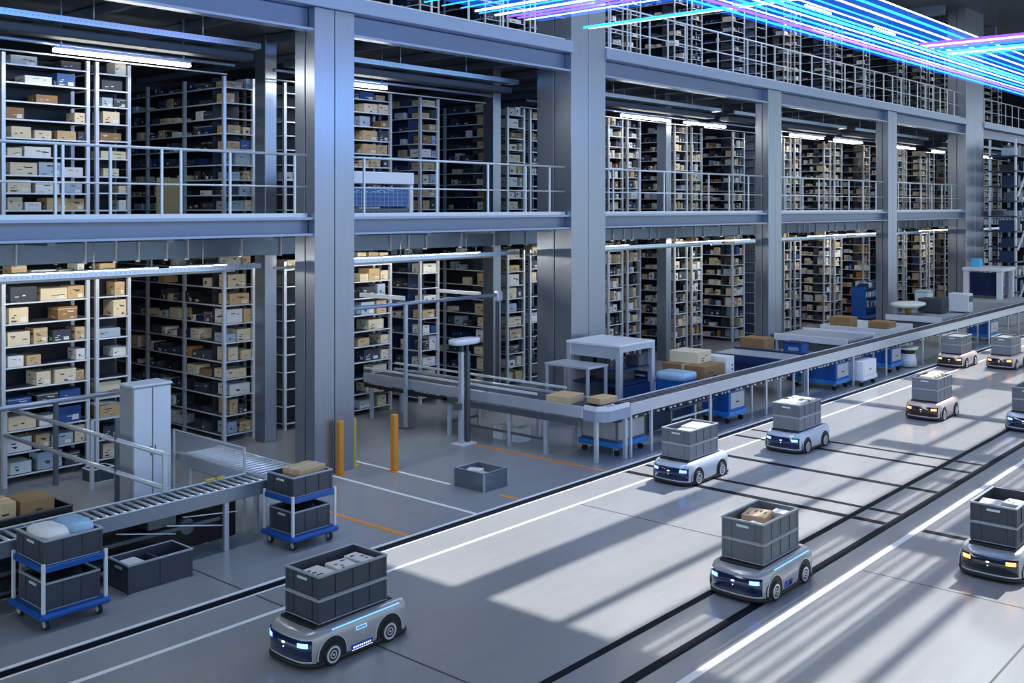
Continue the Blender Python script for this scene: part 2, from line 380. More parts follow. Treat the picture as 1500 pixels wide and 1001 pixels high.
railing([17.4 + .95 * i for i in range(7)], 16.95, 23.85, 3.845, 'guard railing of the middle gallery, third bay from the left')
railing([25.1 + 1.0 * i for i in range(7)], 24.6, 31.68, 3.845, 'guard railing of the middle gallery, fourth bay from the left')
railing([32.9 + 1.0 * i for i in range(6)], 32.42, 38.98, 3.845, 'guard railing of the middle gallery, fifth bay from the left')
railing([41.6 + 1.0 * i for i in range(12)], 41.02, 54, 3.845, 'guard railing of the middle gallery, far end bay')
railing([11.3 + .9 * i for i in range(5)], 9.5, 15.8, 7.185, 'guard railing of the top gallery, before the second tall column')
railing([17.3 + .72 * i for i in range(30)], 16.95, 38.98, 7.185, 'long guard railing of the top gallery between the two tallest columns')
railing([41.6 + .9 * i for i in range(12)], 41.02, 56, 7.185, 'guard railing of the top gallery beyond the far tall column')

# ------------------------------------------------------------------ overhead services per bay
for i, (a, b) in enumerate(spans[:6]):
    bay = ordw(i + 1)
    a = max(a, 3); b = min(b, 55)
    for lev, (zt, zd, zp) in (('middle gallery', (6.50, 6.38, 6.27)), ('ground level', (3.08, None, 2.98))):
        t = thing('cable_tray', 'perforated cable tray under the ceiling of the %s, %s bay from the left' % (lev, bay), 'cable tray', ((a + b) / 2, 13.6, zt), 'cable trays'); ox = (a + b) / 2
        h = .085 if zd else .07
        obj('channel', MB().box(a - ox, b - ox, -.02, .02, -h / 2, h / 2).box(a - ox, b - ox, 0, .22, -h / 2, -h / 2 + .01), 'tray', t)
        m = MB(); x = a + .6
        while x < b: m.cyl((x - ox, .1, -h / 2 + .01), (x - ox, .1, (6.9 if zd else 3.62) - zt), .009, 6); x += 1.7
        obj('hanger', m, 'rail', t)
        if zd:
            t = tag(obj('air_duct', MB().box(a, b, 13.75, 14.05, zd - .09, zd + .03, 0, .02), 'duct'), 'dark air duct below the cable tray, %s bay from the left' % bay, 'air duct', 'air ducts')
        tag(obj('conduit_pipe', MB().cyl((a, 14.3, zp), (b, 14.3, zp), .028 if zd else .022, 10), 'pipe' if zd else 'lip'), 'straight conduit pipe over the racks of the %s, %s bay from the left' % (lev, bay), 'pipe', 'conduit pipes')
        if zd: tag(obj('conduit_pipe', MB().cyl((a, 14.5, zp - .13), (b, 14.5, zp - .13), .013, 8), 'lip'), 'thin lower conduit over the middle gallery racks, %s bay from the left' % bay, 'pipe', 'conduit pipes')
lamps = [(6.67, 8.79), (10.9, 12.82), (20.26, 22.28), (23.08, 25.15), (29.07, 31.31), (32.18, 34.37), (37.3, 39.33), (41.22, 42.54), (47.18, 48.6)]
for i, (a, b) in enumerate(lamps):
    t = thing('fluorescent_lamp', 'lit fluorescent batten lamp over the middle gallery, %s from the left' % ordw(i + 1), 'lamp', ((a + b) / 2, 14.2, 6.17), 'middle gallery lamps'); h = (b - a) / 2
    obj('housing', MB().box(-h, h, -.05, .05, .02, .06, 0, .006).box(-h + .1, -h + .12, -.01, .01, .06, .7).box(h - .12, h - .1, -.01, .01, .06, .7), 'pipe', t)
    obj('tube', MB().box(-h, h, -.04, .04, -.03, .02, 0, .012), 'tube', t)
low = [(5.4, 8.4), (8.6, 9.6), (11.0, 15.6), (18.0, 20.9), (23.1, 27.0), (30.8, 36.5), (40.5, 44.5)]
for i, (a, b) in enumerate(low):
    t = thing('slim_lamp', 'slim lit lamp over the ground-level racks, %s from the left' % ordw(i + 1), 'lamp', ((a + b) / 2, 14.45, 3.06), 'ground level lamps'); h = (b - a) / 2
    obj('housing', MB().box(-h, h, -.03, .03, .012, .035, 0, .004).box(-h + .1, -h + .12, -.01, .01, .035, .58).box(h - .12, h - .1, -.01, .01, .035, .58), 'pipe', t)
    obj('tube', MB().box(-h, h, -.022, .022, -.012, .012, 0, .006), 'tubelo', t)
for i, (x, y) in enumerate(((12.5, 14.2), (18.5, 14.2), (22.5, 14.2), (26.5, 14.2), (31, 14.2), (36.4, 14.2), (45, 14.2))):
    t = thing('fluorescent_lamp', 'lit fluorescent lamp high over the top gallery, %s from the left' % ordw(i + 1), 'lamp', (x, y, 10.2), 'top gallery lamps')
    obj('housing', MB().box(-.9, .9, -.05, .05, .02, .06, 0, .006).box(-.7, -.68, -.01, .01, .06, 1).box(.68, .7, -.01, .01, .06, 1), 'pipe', t)
    obj('tube', MB().box(-.9, .9, -.04, .04, -.03, .02, 0, .012), 'tube', t)

# ------------------------------------------------------------------ shelving racks and their boxes
RACKS = [(6.42, 7.73, 'F'), (7.82, 8.40, 'E'), (10.08, 10.72, 'E'), (11.33, 11.95, 'E'), (12.70, 13.92, 'F'), (14.68, 15.24, 'E'), (16.63, 17.15, 'E'),
         (17.37, 17.98, 'E'), (18.15, 18.75, 'E'), (21.2, 21.85, 'E'), (22.03, 22.65, 'E'), (24.27, 24.95, 'E'), (25.16, 25.74, 'E'), (27.46, 28.2, 'E'),
         (28.9, 29.6, 'E'), (30.76, 31.28, 'E'), (31.53, 32.0, 'E'), (33.75, 34.3, 'E'), (34.6, 35.25, 'E'), (37.1, 37.7, 'E'), (40.4, 41.0, 'E'), (41.1, 41.4, 'E'),
         (42.9, 43.65, 'E'), (43.9, 44.5, 'E'), (45.8, 46.5, 'E'), (51.1, 52.3, 'E'), (53.3, 53.9, 'E')]
Y0 = 15.25
LEVELS = [('ground level', 0.0, 3.02, .31), ('middle gallery', 3.83, 6.22, .262), ('top gallery', 7.12, 10.6, .29)]
cands = []          # (area, rack, level, shelf, slot, face, x0,x1,y0,y1,z0,z1,colour)
CW = [('tan', .26), ('cream', .30), ('pale', .16), ('iceb', .10), ('cblue', .03), ('brown', .05), ('cgrey', .10)]
def pick(r, far=False):
    if far: return r.choices(['cream', 'pale', 'tan', 'cgrey', 'amber', 'iceb', 'dsteel', 'cblue'], [.32, .20, .06, .20, .03, .06, .10, .03])[0]
    return r.choices([c for c, _ in CW], [w for _, w in CW])[0]
for li, (lname, zb, zt, dz) in enumerate(LEVELS):
    num = 0
    for ri, (x0, x1, typ) in enumerate(RACKS):
        if li == 2 and x0 < 11: continue
        num += 1; r = random.Random(100 * li + ri)
        depth = .55 if typ == 'F' else 3.75; W = x1 - x0; ox = (x0 + x1) / 2; hgt = zt - zb
        t = thing('shelving_rack', '%s steel shelving rack with boxes, %s from the left on the %s' % ('wide' if typ == 'F' else 'tall', ordw(num), lname), 'shelving rack', (ox, Y0, zb), 'shelving racks')
        pw = .055 if li < 2 else .035
        ys = [pw / 2, depth - pw / 2] if typ == 'F' else [pw / 2, 1.25, 2.5, depth - pw / 2]
        pme = MB().box(-pw / 2, pw / 2, -pw / 2, pw / 2, 0, hgt).mesh('upright', 'post')
        for s in (-1, 1):
            for y in ys: link('upright', pme, t, (s * (W / 2 - pw / 2), y, 0))
        lh = .020 if li < 2 else .014
        sme = MB().box(-W / 2 + pw, W / 2 - pw, 0, depth, -.012, 0, 1).box(-W / 2 + pw * .9, W / 2 - pw * .9, -.006, .006, -lh, .002, 0)
        if typ == 'E': sme.box(-W / 2 - .004, -W / 2 + .008, pw, depth - pw, -lh, .002, 0)
        sme = sme.mesh('shelf', ['lip', 'board'])
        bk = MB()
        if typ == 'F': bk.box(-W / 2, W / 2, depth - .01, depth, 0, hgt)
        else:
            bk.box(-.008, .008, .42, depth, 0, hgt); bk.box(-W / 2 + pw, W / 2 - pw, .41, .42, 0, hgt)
        obj('back_panel', bk, 'rackshadeb' if ri in (5, 9, 14, 18) else 'rackshade', t)  # dark sheets added to paint the shade inside the racks
        k = 0; z = zb + .12
        zs = []
        while z < zt - .03: zs.append(z); z += dz * r.uniform(.94, 1.06)
        for z in zs: link('shelf', sme, t, (0, 0, z - zb))
        for si, z in enumerate(zs):
            gap = (zs[si + 1] if si + 1 < len(zs) else z + dz) - z - .05
            # boxes on the front
            x = x0 + pw + r.uniform(.01, .1); slot = 0; xe = x1 - pw
            while x < xe - .08:
                w = r.uniform(.2, .4) if typ == 'F' else r.uniform(.14, .42)
                if typ == 'E' and ri > 8: w = r.uniform(.06, .22)
                w = min(w, xe - x - .01); h = gap * r.uniform(.5, .95); d = r.uniform(.25, .36)
                if w > .07:
                    c = pick(r, ri > 8)
                    if li == 2: c = r.choice(['dblue', 'dblue', 'cgrey', 'black', 'iceb', 'pale', 'cream']); h *= .7
                    if r.random() > .16:
                        slot += 1; yy = Y0 + r.uniform(.03, .06)
                        cands.append((0, num, li, si, slot, 'F', x, x + w, yy, yy + d, z + .001, z + .001 + h, c))
                x += w + r.uniform(.015, .09)
            # boxes on the aisle face
            if typ == 'E':
                y = Y0 + .45 + r.uniform(.0, .05); slot = 0; prevx = RACKS[ri - 1][1] if ri else 0
                while y < Y0 + min(depth - .1, 3.2):
                    w = r.uniform(.08, .32) if ri < 9 else r.uniform(.06, .17); h = gap * r.uniform(.3, .8); d = min(W / 2 - .05, .28)
                    c = pick(r, True)
                    if ri == 2 and li == 0 and y < Y0 + 1.1 and 3 <= si <= 6: c = r.choice(['amber', 'amber', 'cream', 'brown'])
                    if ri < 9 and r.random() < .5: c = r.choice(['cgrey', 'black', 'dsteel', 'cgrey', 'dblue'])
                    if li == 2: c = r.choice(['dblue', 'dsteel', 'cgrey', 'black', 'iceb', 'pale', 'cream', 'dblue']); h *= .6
                    if r.random() > .12:
                        slot += 1; xx = x0 + r.uniform(.012, .04)
                        yb = min(y + w, Y0 + depth - .05)
                        if all(yb < Y0 + q - .03 or y > Y0 + q + .03 for q in ys):
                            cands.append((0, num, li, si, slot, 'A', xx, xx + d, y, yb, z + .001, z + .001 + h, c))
                    y += w + r.uniform(.02, .1)
# rank by projected size (visible ones only, aisle faces hidden behind the previous rack are dropped)
def vis_area(c):
    x0, x1, y0, y1, z0, z1 = c[6:12]
    if c[5] == 'F': a = proj(x0, y0, z0); b = proj(x1, y0, z1)
    else:
        a = proj(x0, y1, z0); b = proj(x0, y0, z1)
    u0, u1 = min(a[0], b[0]), max(a[0], b[0]); v0, v1 = min(a[1], b[1]), max(a[1], b[1])
    if u1 < 0 or u0 > 1500 or v1 < 0 or v0 > 1001: return 0
    # hidden behind a column or a rack in front?
    um = (u0 + u1) / 2
    for cx0, cx1, cy0, cy1, cz, _ in COLS:
        p = sorted((proj(cx0, cy0, 0)[0], proj(cx1, cy0, 0)[0], proj(cx0, cy1, 0)[0]))
        if p[0] - 2 < um < p[2] + 2: return 0
    if c[5] == 'A':
        for rx0, rx1, typ in RACKS:
            if rx1 < x0 and proj(rx0, Y0, 0)[0] - 1 < um < proj(rx1, Y0, 0)[0] + 1: return 0
    return (min(u1, 1500) - max(u0, 0)) * (v1 - v0)
cands = [(vis_area(c),) + c[1:] for c in cands]
cands = [c for c in cands if c[0] > 0]
cands.sort(key=lambda c: -c[0])
CNAME = dict(tan='tan', cream='cream', pale='white', iceb='pale blue', cblue='dark blue', brown='brown', cgrey='charcoal', amber='amber', dblue='navy', dsteel='grey', black='black')
protos = {}
def carton_mesh(c, v):
    if (c, v) in protos: return protos[c, v]
    m = MB(); r = random.Random(v * 31 + len(c)); m.box(-.5, .5, 0, 1, 0, 1, 0)
    e = -.004
    light = c not in ('cblue', 'cgrey', 'brown', 'dblue', 'dsteel', 'amber', 'black')
    def q(xa, xb, za, zb, mi, side):
        b = len(m.v)
        if side == 'F': m.v += [(xa, e, za), (xb, e, za), (xb, e, zb), (xa, e, zb)]
        else: m.v += [(-.5 + e, 1 - (xa + .5), za), (-.5 + e, 1 - (xb + .5), za), (-.5 + e, 1 - (xb + .5), zb), (-.5 + e, 1 - (xa + .5), zb)]
        m.face((b, b + 1, b + 2, b + 3), mi)
    for side in 'FA':
        if v % 3 == 0: q(-.5, .5, .80, .86, 1, side)
        for j in range(r.randint(2, 5)):
            x = r.uniform(-.42, .2); z = r.uniform(.08, .7); w = r.uniform(.05, .3); q(x, min(x + w, .46), z, z + r.uniform(.04, .1), 2, side)
        if v % 2: q(.1, .4, .1, .38, 3 if light else 2, side)
    me = m.mesh('carton', [c, 'tape', 'ink' if light else 'inkw', 'pale']); protos[c, v] = me
    return me
rr = random.Random(5)
big = cands[:290]; rest = cands[290:]
for c in big:
    a, num, li, si, slot, face, x0, x1, y0, y1, z0, z1, colr = c
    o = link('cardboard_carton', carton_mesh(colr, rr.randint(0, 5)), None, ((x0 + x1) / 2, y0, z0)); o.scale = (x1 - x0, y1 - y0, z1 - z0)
    where = 'from left on' if face == 'F' else 'along aisle on'
    tag(o, '%s box, %s %s %s shelf up, %s rack from left, %s' % (CNAME[colr], ordw(slot), where, ordw(si + 1), ordw(num), LEVELS[li][0]), 'box', 'boxes on the racks')
smats = sorted({c[12] for c in rest}); m = MB()
smats += ['inkw'] if 'inkw' not in smats else []
rl = random.Random(44)
for c in rest:
    x0, x1, y0, y1, z0, z1 = c[6:12]; m.box(x0, x1, y0, y1, z0, z1, smats.index(c[12]))
    if rl.random() < .65:      # white shipping label on the face that looks out
        li = smats.index('inkw' if c[12] not in ('pale', 'cream', 'iceb') else 'cgrey'); h = (z1 - z0); b = len(m.v); q0 = rl.uniform(.1, .4); q1 = q0 + rl.uniform(.2, .45); g0 = z0 + h * rl.uniform(.15, .4); g1 = g0 + h * rl.uniform(.15, .4)
        if c[5] == 'F': xa, xb = x0 + (x1 - x0) * q0, x0 + (x1 - x0) * q1; m.v += [(xa, y0 - .003, g0), (xb, y0 - .003, g0), (xb, y0 - .003, g1), (xa, y0 - .003, g1)]
        else: ya, yb = y1 + (y0 - y1) * q0, y1 + (y0 - y1) * q1; m.v += [(x0 - .003, ya, g0), (x0 - .003, yb, g0), (x0 - .003, yb, g1), (x0 - .003, ya, g1)]
        m.face((b, b + 1, b + 2, b + 3), li)
o = obj('stored_boxes', m, smats); o['kind'] = 'stuff'; tag(o, 'small boxes and jars filling all the farther rack shelves', 'boxes')

# blue lattice rack at the far end
t = thing('lattice_rack', 'tall blue lattice rack with diagonal braces at the far end', 'shelving rack', (41.1, 11.15, 0))
for x in (0, 2.4, 4.8, 7.2):
    for y in (0, .9): obj('upright', MB().box(x - .035, x + .035, y - .035, y + .035, 0, 6.5), 'rail', t)
m = MB()
for k in range(3):
    for zz in (.4, 2.4, 4.4): m.beam((k * 2.4, -.07, zz), (k * 2.4 + 2.4, -.07, zz + 1.9), .05, .05)
obj('brace', m, 'lip', t)
r = random.Random(77); m = MB(); mm = ['dblue', 'iceb', 'pale', 'dblue', 'black', 'dsteel']
for k in range(11):
    z = .3 + .56 * k; obj('shelf', MB().box(-.05, 7.3, -.05, .95, z - .05, z), 'dblue', t); x = .1
    while x < 7:
        w = r.uniform(.15, .5)
        if r.random() > .3: m.box(x, x + w, .05, .6, z, z + r.uniform(.1, .42), r.randrange(6))
        x += w + .06
o = obj('stored_boxes', m, mm, t); o['kind'] = 'stuff'

# ------------------------------------------------------------------ crates
def crate(L, W, Hh, label, loc, body='crate', rim='crim', group=None, ribs=4, handle=True, name='storage_crate', wall=.018):
    t = thing(name, label, 'crate', loc, group)
    l, w = L / 2, W / 2; m = MB()
    m.box(-l + .006, l - .006, -w + .006, w - .006, 0, .02)
    m.box(-l + .008, -l + .008 + wall, -w + .008, w - .008, .02, Hh - .004); m.box(l - .008 - wall, l - .008, -w + .008, w - .008, .02, Hh - .004)
    m.box(-l + .008 + wall, l - .008 - wall, -w + .008, -w + .008 + wall, .02, Hh - .004); m.box(-l + .008 + wall, l - .008 - wall, w - .008 - wall, w - .008, .02, Hh - .004)
    cw = .035
    for sx in (-1, 1):
        for sy in (-1, 1):
            m.box(min(sx * l, sx * (l - cw)), max(sx * l, sx * (l - cw)), min(sy * w, sy * (w - cw)), max(sy * w, sy * (w - cw)), .0, Hh - .02, 0, .006)
    for k in range(1, ribs):
        x = -l + k * L / ribs
        for sy in (-1, 1): m.box(x - .009, x + .009, min(sy * w, sy * (w - .012)), max(sy * w, sy * (w - .012)), .02, Hh - .03)
    for k in (1, 2):
        y = -w + (.22 if k == 1 else .78) * W
        for sx in (-1, 1): m.box(min(sx * l, sx * (l - .012)), max(sx * l, sx * (l - .012)), y - .009, y + .009, .02, Hh - .03)
    obj('body', m, body, t)
    m = MB()
    for z0, z1, e in ((Hh - .018, Hh, .004), (0, .009, .0)):
        a, b = l + e, w + e; k = .026
        m.box(-a, a, -b, -b + k, z0, z1, 0, .003).box(-a, a, b - k, b, z0, z1, 0, .003).box(-a, -a + k, -b + k, b - k, z0, z1, 0, .003).box(a - k, a, -b + k, b - k, z0, z1, 0, .003)
    obj('rim', m, rim, t)
    if handle:
        for s in (-1, 1):
            x = s * (l + .001); obj('handle', MB().box(min(x, x - s * .016), max(x, x - s * .016), -.07, .07, Hh - .075, Hh - .05, 0, .004), 'lip' if s < 0 else 'dark', t)
    return t

# ------------------------------------------------------------------ robots
def outline(inset=0., n=9, L=1.20, W=.66, bow=.045):
    """plan outline, front at -X, counter-clockwise"""
    l, w = L / 2 - inset, W / 2 - inset; rf, rb = max(.02, .15 - inset), max(.02, .11 - inset); P = []
    for (cx, cy, rad, a0) in ((l - rb, w - rb, rb, 0), (-l + rf, w - rf, rf, PI / 2), (-l + rf, -w + rf, rf, PI), (l - rb, -w + rb, rb, 1.5 * PI)):
        for k in range(n): 
            a = a0 + PI / 2 * k / (n - 1); P.append([cx + rad * math.cos(a), cy + rad * math.sin(a)])
        if a0 == PI / 2:      # points along the front face
            for k in range(1, 8): P.append([-l, (w - rf) * (1 - 2 * k / 8)])
    for p in P:
        if p[0] < -l + rf + .001: p[0] += bow * (p[1] / w) ** 2 * .9
    return P
def zfall(x, z): 
    k = min(1, max(0, (-.22 - x) / .34)); return z * (1 - .10 * k * k)
def band(z0, z1, off, ysel, thick=.01, fall=True):
    """strip that follows the front outline between y limits"""
    P = [p for p in outline(-off) if p[0] < -.36 and ysel[0] <= p[1] <= ysel[1]]
    Q = []
    for p in P: Q.append((p[0] + thick, p[1]))
    m = MB(); b = 0; k = len(P)
    for (pts, z) in ((P, z0), (P, z1), (Q, z1), (Q, z0)): m.v += [(p[0], p[1], z) for p in pts]
    for l in range(4):
        for i in range(k - 1): m.face((l * k + i, l * k + i + 1, ((l + 1) % 4) * k + i + 1, ((l + 1) % 4) * k + i), 0, l == 0)
    m.face((0, k, 2 * k, 3 * k), 0); m.face((k - 1, 4 * k - 1, 3 * k - 1, 2 * k - 1), 0)
    return m
RP = {}
def robot_parts():
    m = MB(); rings = []
    for z, ins in ((.05, .006), (.065, 0), (.24, 0), (.282, .005), (.312, .018), (.332, .045), (.338, .08)):
        rings.append([(p[0], p[1], zfall(p[0], z)) for p in outline(ins)])
    m.loft(rings); RP['body'] = m
    m = MB(); m.loft([[(p[0], p[1], z) for p in outline(i)] for z, i in ((.012, .012), (.03, -.012), (.055, -.012), (.066, .004))]); RP['bumper'] = m
    RP['visor'] = band(.082, .258, .004, (-.29, .29)); RP['visor_trim'] = band(.072, .0815, .006, (-.305, .305))
    RP['light_l'] = band(.198, .236, .009, (.155, .288)); RP['light_r'] = band(.198, .236, .009, (-.288, -.155))
    RP['fog'] = MB()
    RP['emblem'] = MB().loft([[(xx, .020 * q * math.cos(a), 0.205 + .009 * q * math.sin(a)) for a in [-2 * PI * k / 16 for k in range(16)]] for xx, q in ((-.598, 1), (-.614, 1), (-.616, .8))])
    RP['sensor'] = MB().cyl((-.612, 0, .165), (-.60, 0, .165), .006, 10)
    m = MB().box(-.40, .40, -.205, .205, .31, .3485, 0, .01).box(-.46, .46, -.24, .24, .305, .343, 0, .006); RP['deck_plate'] = m
    for s in (-1, 1):
        m = MB(); poly = []
        for k in range(25):
            a = -.35 + (PI + .7) * k / 24; poly.append((.158 * math.cos(a), .158 * math.sin(a)))
        b = 0; y0, y1 = s * .305, s * .333
        for y in (y0, y1): m.v += [(p[0], y, max(.018, .1 + p[1])) for p in poly]
        kk = len(poly)
        for i in range(kk): m.face((i, (i + 1) % kk, kk + (i + 1) % kk, kk + i), 0)
        m.face(tuple(range(kk)), 0); m.face(tuple(kk + i for i in reversed(range(kk))), 0)
        RP['arch%d' % s] = m
        m = MB(); 
        for i in range(24):
            a0 = -.1 + (PI + .2) * i / 24; a1 = -.1 + (PI + .2) * (i + 1) / 24
            m.beam((.160 * math.cos(a0), s * .331, .1 + .160 * math.sin(a0)), (.160 * math.cos(a1), s * .331, .1 + .160 * math.sin(a1)), .008, .008)
        RP['archtrim%d' % s] = m
        m = MB().cyl((0, s * .29, 0), (0, s * .342, 0), .1, 28); m.cyl((0, s * .342, 0), (0, s * .347, 0), .1, 28, 0, .088); RP['wheel%d' % s] = m
        m = MB().ring((0, s * .344, 0), (0, s, 0), .055, .074, .006, 28).ring((0, s * .344, 0), (0, s, 0), .027, .037, .007, 20).cyl((0, s * .344, 0), (0, s * .352, 0), .012, 12)
        m.cyl((0, s * .34, 0), (0, s * .3445, 0), .072, 24, 1); RP['rim%d' % s] = m
    m = MB()
    RP['edge'] = MB().cyl((-.32, -.314, .305), (.47, -.314, .311), .006, 8)
robot_parts()
RM = {}
def rme(key, mats):
    kk = (key, str(mats))
    if kk not in RM: RM[kk] = RP[key].mesh(key, mats)
    return RM[kk]
def text_mesh(s, size, ext=.002):
    cu = bpy.data.curves.new('lettering', 'FONT'); cu.body = s; cu.size = size; cu.extrude = ext; cu.shear = .25; cu.offset = .0008
    o = bpy.data.objects.new('lettering', cu); COL.objects.link(o)
    bpy.context.view_layer.update()
    me = bpy.data.meshes.new_from_object(o.evaluated_get(bpy.context.evaluated_depsgraph_get()))
    bpy.data.objects.remove(o); return me
def robot(x, y, body, led, label, visor='visor', lettering=None, edge=False, plate=False):
    t = thing('delivery_robot', label, 'robot', (x, y, 0), 'crate-carrying floor robots')
    link('body', rme('body', body), t); link('bumper', rme('bumper', 'black'), t); link('visor', rme('visor', visor), t); link('visor_trim', rme('visor_trim', 'trimw'), t)
    link('headlight', rme('light_l', led), t); link('headlight', rme('light_r', led), t); link('emblem', rme('emblem', 'ledw'), t); link('sensor', rme('sensor', 'ledw'), t)
    link('deck_plate', rme('deck_plate', 'black'), t)
    for s in (-1, 1):
        for wx in (-.33, .33):
            a = link('wheel_arch', rme('arch%d' % s, 'black'), t, (wx, 0, 0)); link('arch_trim', rme('archtrim%d' % s, 'trimw'), a)
            w = link('wheel', rme('wheel%d' % s, 'rubber'), t, (wx, 0, .1)); link('rim', rme('rim%d' % s, ['rim', 'dsteel']), w)
    if edge: link('edge_light', rme('edge', 'strip'), t)
    if lettering:
        me = text_mesh(lettering, .085); me.materials.append(M['logo'])
        o = link('lettering', me, t, (-.13, -.3335, .075)); o.rotation_euler = (PI / 2, 0, 0)
    if plate:
        p = obj('side_plate', MB().box(-.12, .13, -.336, -.329, .05, .105, 0, .003), 'logo', t)
        m = MB()
        for k in range(9): m.box(-.10 + .024 * k, -.085 + .024 * k, -.338, -.3355, .075, .09)
        m.box(-.115, .125, -.338, -.3355, .053, .062); obj('print', m, 'ledw', p)
        m = MB(); 
        for q in ((-.06, .06, .222, .227), (-.06, .06, .250, .255), (-.06, -.055, .227, .25), (.055, .06, .227, .25)): m.box(q[0], q[1], -.3335, -.327, q[2], q[3])
        obj('status_light', m, 'strip', t)
    return t
# name, x(centre), y(centre), body, led, what is in the crates
RB = [('a', 6.14, 7.46, 'bodyg', 'ledb', 'silver floor robot with blue headlights carrying dark crates of white papers, nearest the camera', 'visor', None, True, True, 'crated', 'crated'),
      ('b', 13.36, 8.12, 'bodyb', 'ledb', 'pale floor robot with blue headlights carrying grey crates of white sheets, beside the lane line', 'visor', None, False, False, 'cratel', 'crate'),
      ('c', 16.22, 7.80, 'bodyb', 'ledb', 'pale floor robot with blue headlights carrying crates heaped with small black and white packs', 'visor', None, False, False, 'cratel', 'crate'),
      ('d', 10.04, 5.24, 'bodyg', 'ledb', 'silver floor robot with blue headlights on the guide track carrying crates of parcels', 'visor', 'ELIM', True, False, 'crate', 'crate'),
      ('e', 20.30, 7.00, 'bodyglow', 'ledo', 'glow-tinted floor robot with orange headlights carrying crates topped by cream packs', 'visorr', None, False, False, 'cratel', 'cratel'),
      ('f', 27.2, 8.76, 'bodyglow', 'ledo', 'glow-tinted floor robot with orange headlights farthest down the lane, next to the edge channel', 'visorr', None, False, False, 'cratel', 'cratel'),
      ('g', 27.75, 7.75, 'bodyglow', 'ledo', 'glow-tinted floor robot with orange headlights at the picture edge beside the farthest robot', 'visorr', None, False, False, 'cratel', 'cratel'),
      ('h', 20.4, 5.25, 'bodyb', 'ledb', 'blue-lit floor robot cut off by the picture edge on the guide track', 'visor', None, False, False, 'crate', 'crate'),
      ('i', 12.32, 3.46, 'bodyg', 'ledo', 'silver floor robot with orange headlights cut off by the right picture edge', 'visork', None, False, False, 'crated', 'crated')]
CR = {}
for nm, x, y, body, led, lab, vis, let, ed, pl, c1, c2 in RB:
    robot(x, y, body, led, lab, vis, let, ed, pl)
    short = {'a': 'nearest silver robot', 'b': 'pale robot beside the lane line', 'c': 'pale robot with heaped crates', 'd': 'silver robot on the guide track', 'e': 'middle glow-tinted robot',
             'f': 'farthest glow-tinted robot', 'g': 'glow-tinted robot at the picture edge', 'h': 'blue-lit robot cut by the edge', 'i': 'orange-lit silver robot at the edge'}[nm]
    crate(.80, .48, .21, 'closed-sided grey lower crate on the %s' % short, (x - .01, y, .349), c1, 'crim', 'crates on robots', 4, False)
    crate(.80, .48, .21, 'open grey upper crate on the %s' % short, (x - .01, y, .560), c2, 'crim', 'crates on robots', 4, True)
    CR[nm] = (x - .01, y, .5805)
def papers(nm, items):
    x, y, z = CR[nm]
    for (dx, dy, dz, lx, ly, lz, rz, m_, name, lab, pr) in items:
        t = thing(name, lab, 'papers' if 'paper' in name else 'parcel', (x + dx, y + dy, z + dz), None, rz)
        obj('body', MB().box(-lx / 2, lx / 2, -ly / 2, ly / 2, 0, lz, 0, .006), m_, t)
        if pr:
            m = MB(); rq = random.Random(int(dx * 100) + int(dy * 77))
            for k in range(4): a = rq.uniform(-.4, .15); b = -.35 + .2 * k; m.box(a * lx, (a + rq.uniform(.1, .3)) * lx, b * ly, (b + .07) * ly, lz, lz + .002)
            obj('print', m, 'ink', t)
papers('a', [(-.22, -.03, .0, .24, .34, .135, .05, 'paper', 'paper_stack', 'white paper stack at the front of the crate on the nearest robot', True),
             (.05, -.02, .0, .22, .26, .14, -.1, 'paper', 'paper_stack', 'white paper stack with print in the middle of the nearest crate', True),
             (.275, -.03, .0, .15, .34, .145, .06, 'paper', 'paper_stack', 'wide white paper stack at the back of the nearest crate', True)])
papers('b', [(-.22, -.05, .0, .26, .28, .15, .15, 'paper', 'paper_stack', 'white sheets at the front of the crate on the pale lane robot', False),
             (.16, -.02, .0, .40, .34, .165, .1, 'paper', 'paper_stack', 'large white sheets at the back of the crate on the pale lane robot', False)])
papers('d', [(.02, .05, .06, .30, .26, .11, .2, 'parcel', 'parcel', 'tan parcel with white label on top of the crate on the guide track', True),
             (-.08, .0, .0, .5, .34, .055, 0., 'parcel', 'parcel', 'flat tan parcel lying under the labelled one on the guide track', False),
             (-.28, -.08, .06, .16, .2, .08, -.3, 'paper', 'parcel', 'small white parcel at the front of the crate on the guide track', False),
             (.29, -.1, .0, .18, .2, .15, .1, 'paper', 'parcel', 'white parcel at the back of the crate on the guide track', False)])
papers('i', [(-.2, .08, .03, .24, .22, .14, .1, 'paper', 'paper_stack', 'flat white papers in the crate on the orange-lit edge robot', False),
             (-.12, -.13, .03, .22, .18, .16, -.1, 'paper', 'paper_stack', 'printed white papers in the crate on the orange-lit edge robot', True)])
papers('h', [(-.1, .0, .0, .4, .3, .12, .1, 'paper', 'paper_stack', 'white papers in the crate on the blue-lit edge robot', False)])
papers('f', [(0, .0, .0, .6, .36, .165, 0, 'cratel', 'parcel', 'grey parcel filling the crate on the farthest robot', False)])
papers('g', [(0, .0, .0, .6, .36, .165, 0, 'cratel', 'parcel', 'grey parcel filling the crate on the robot at the picture edge', False)])
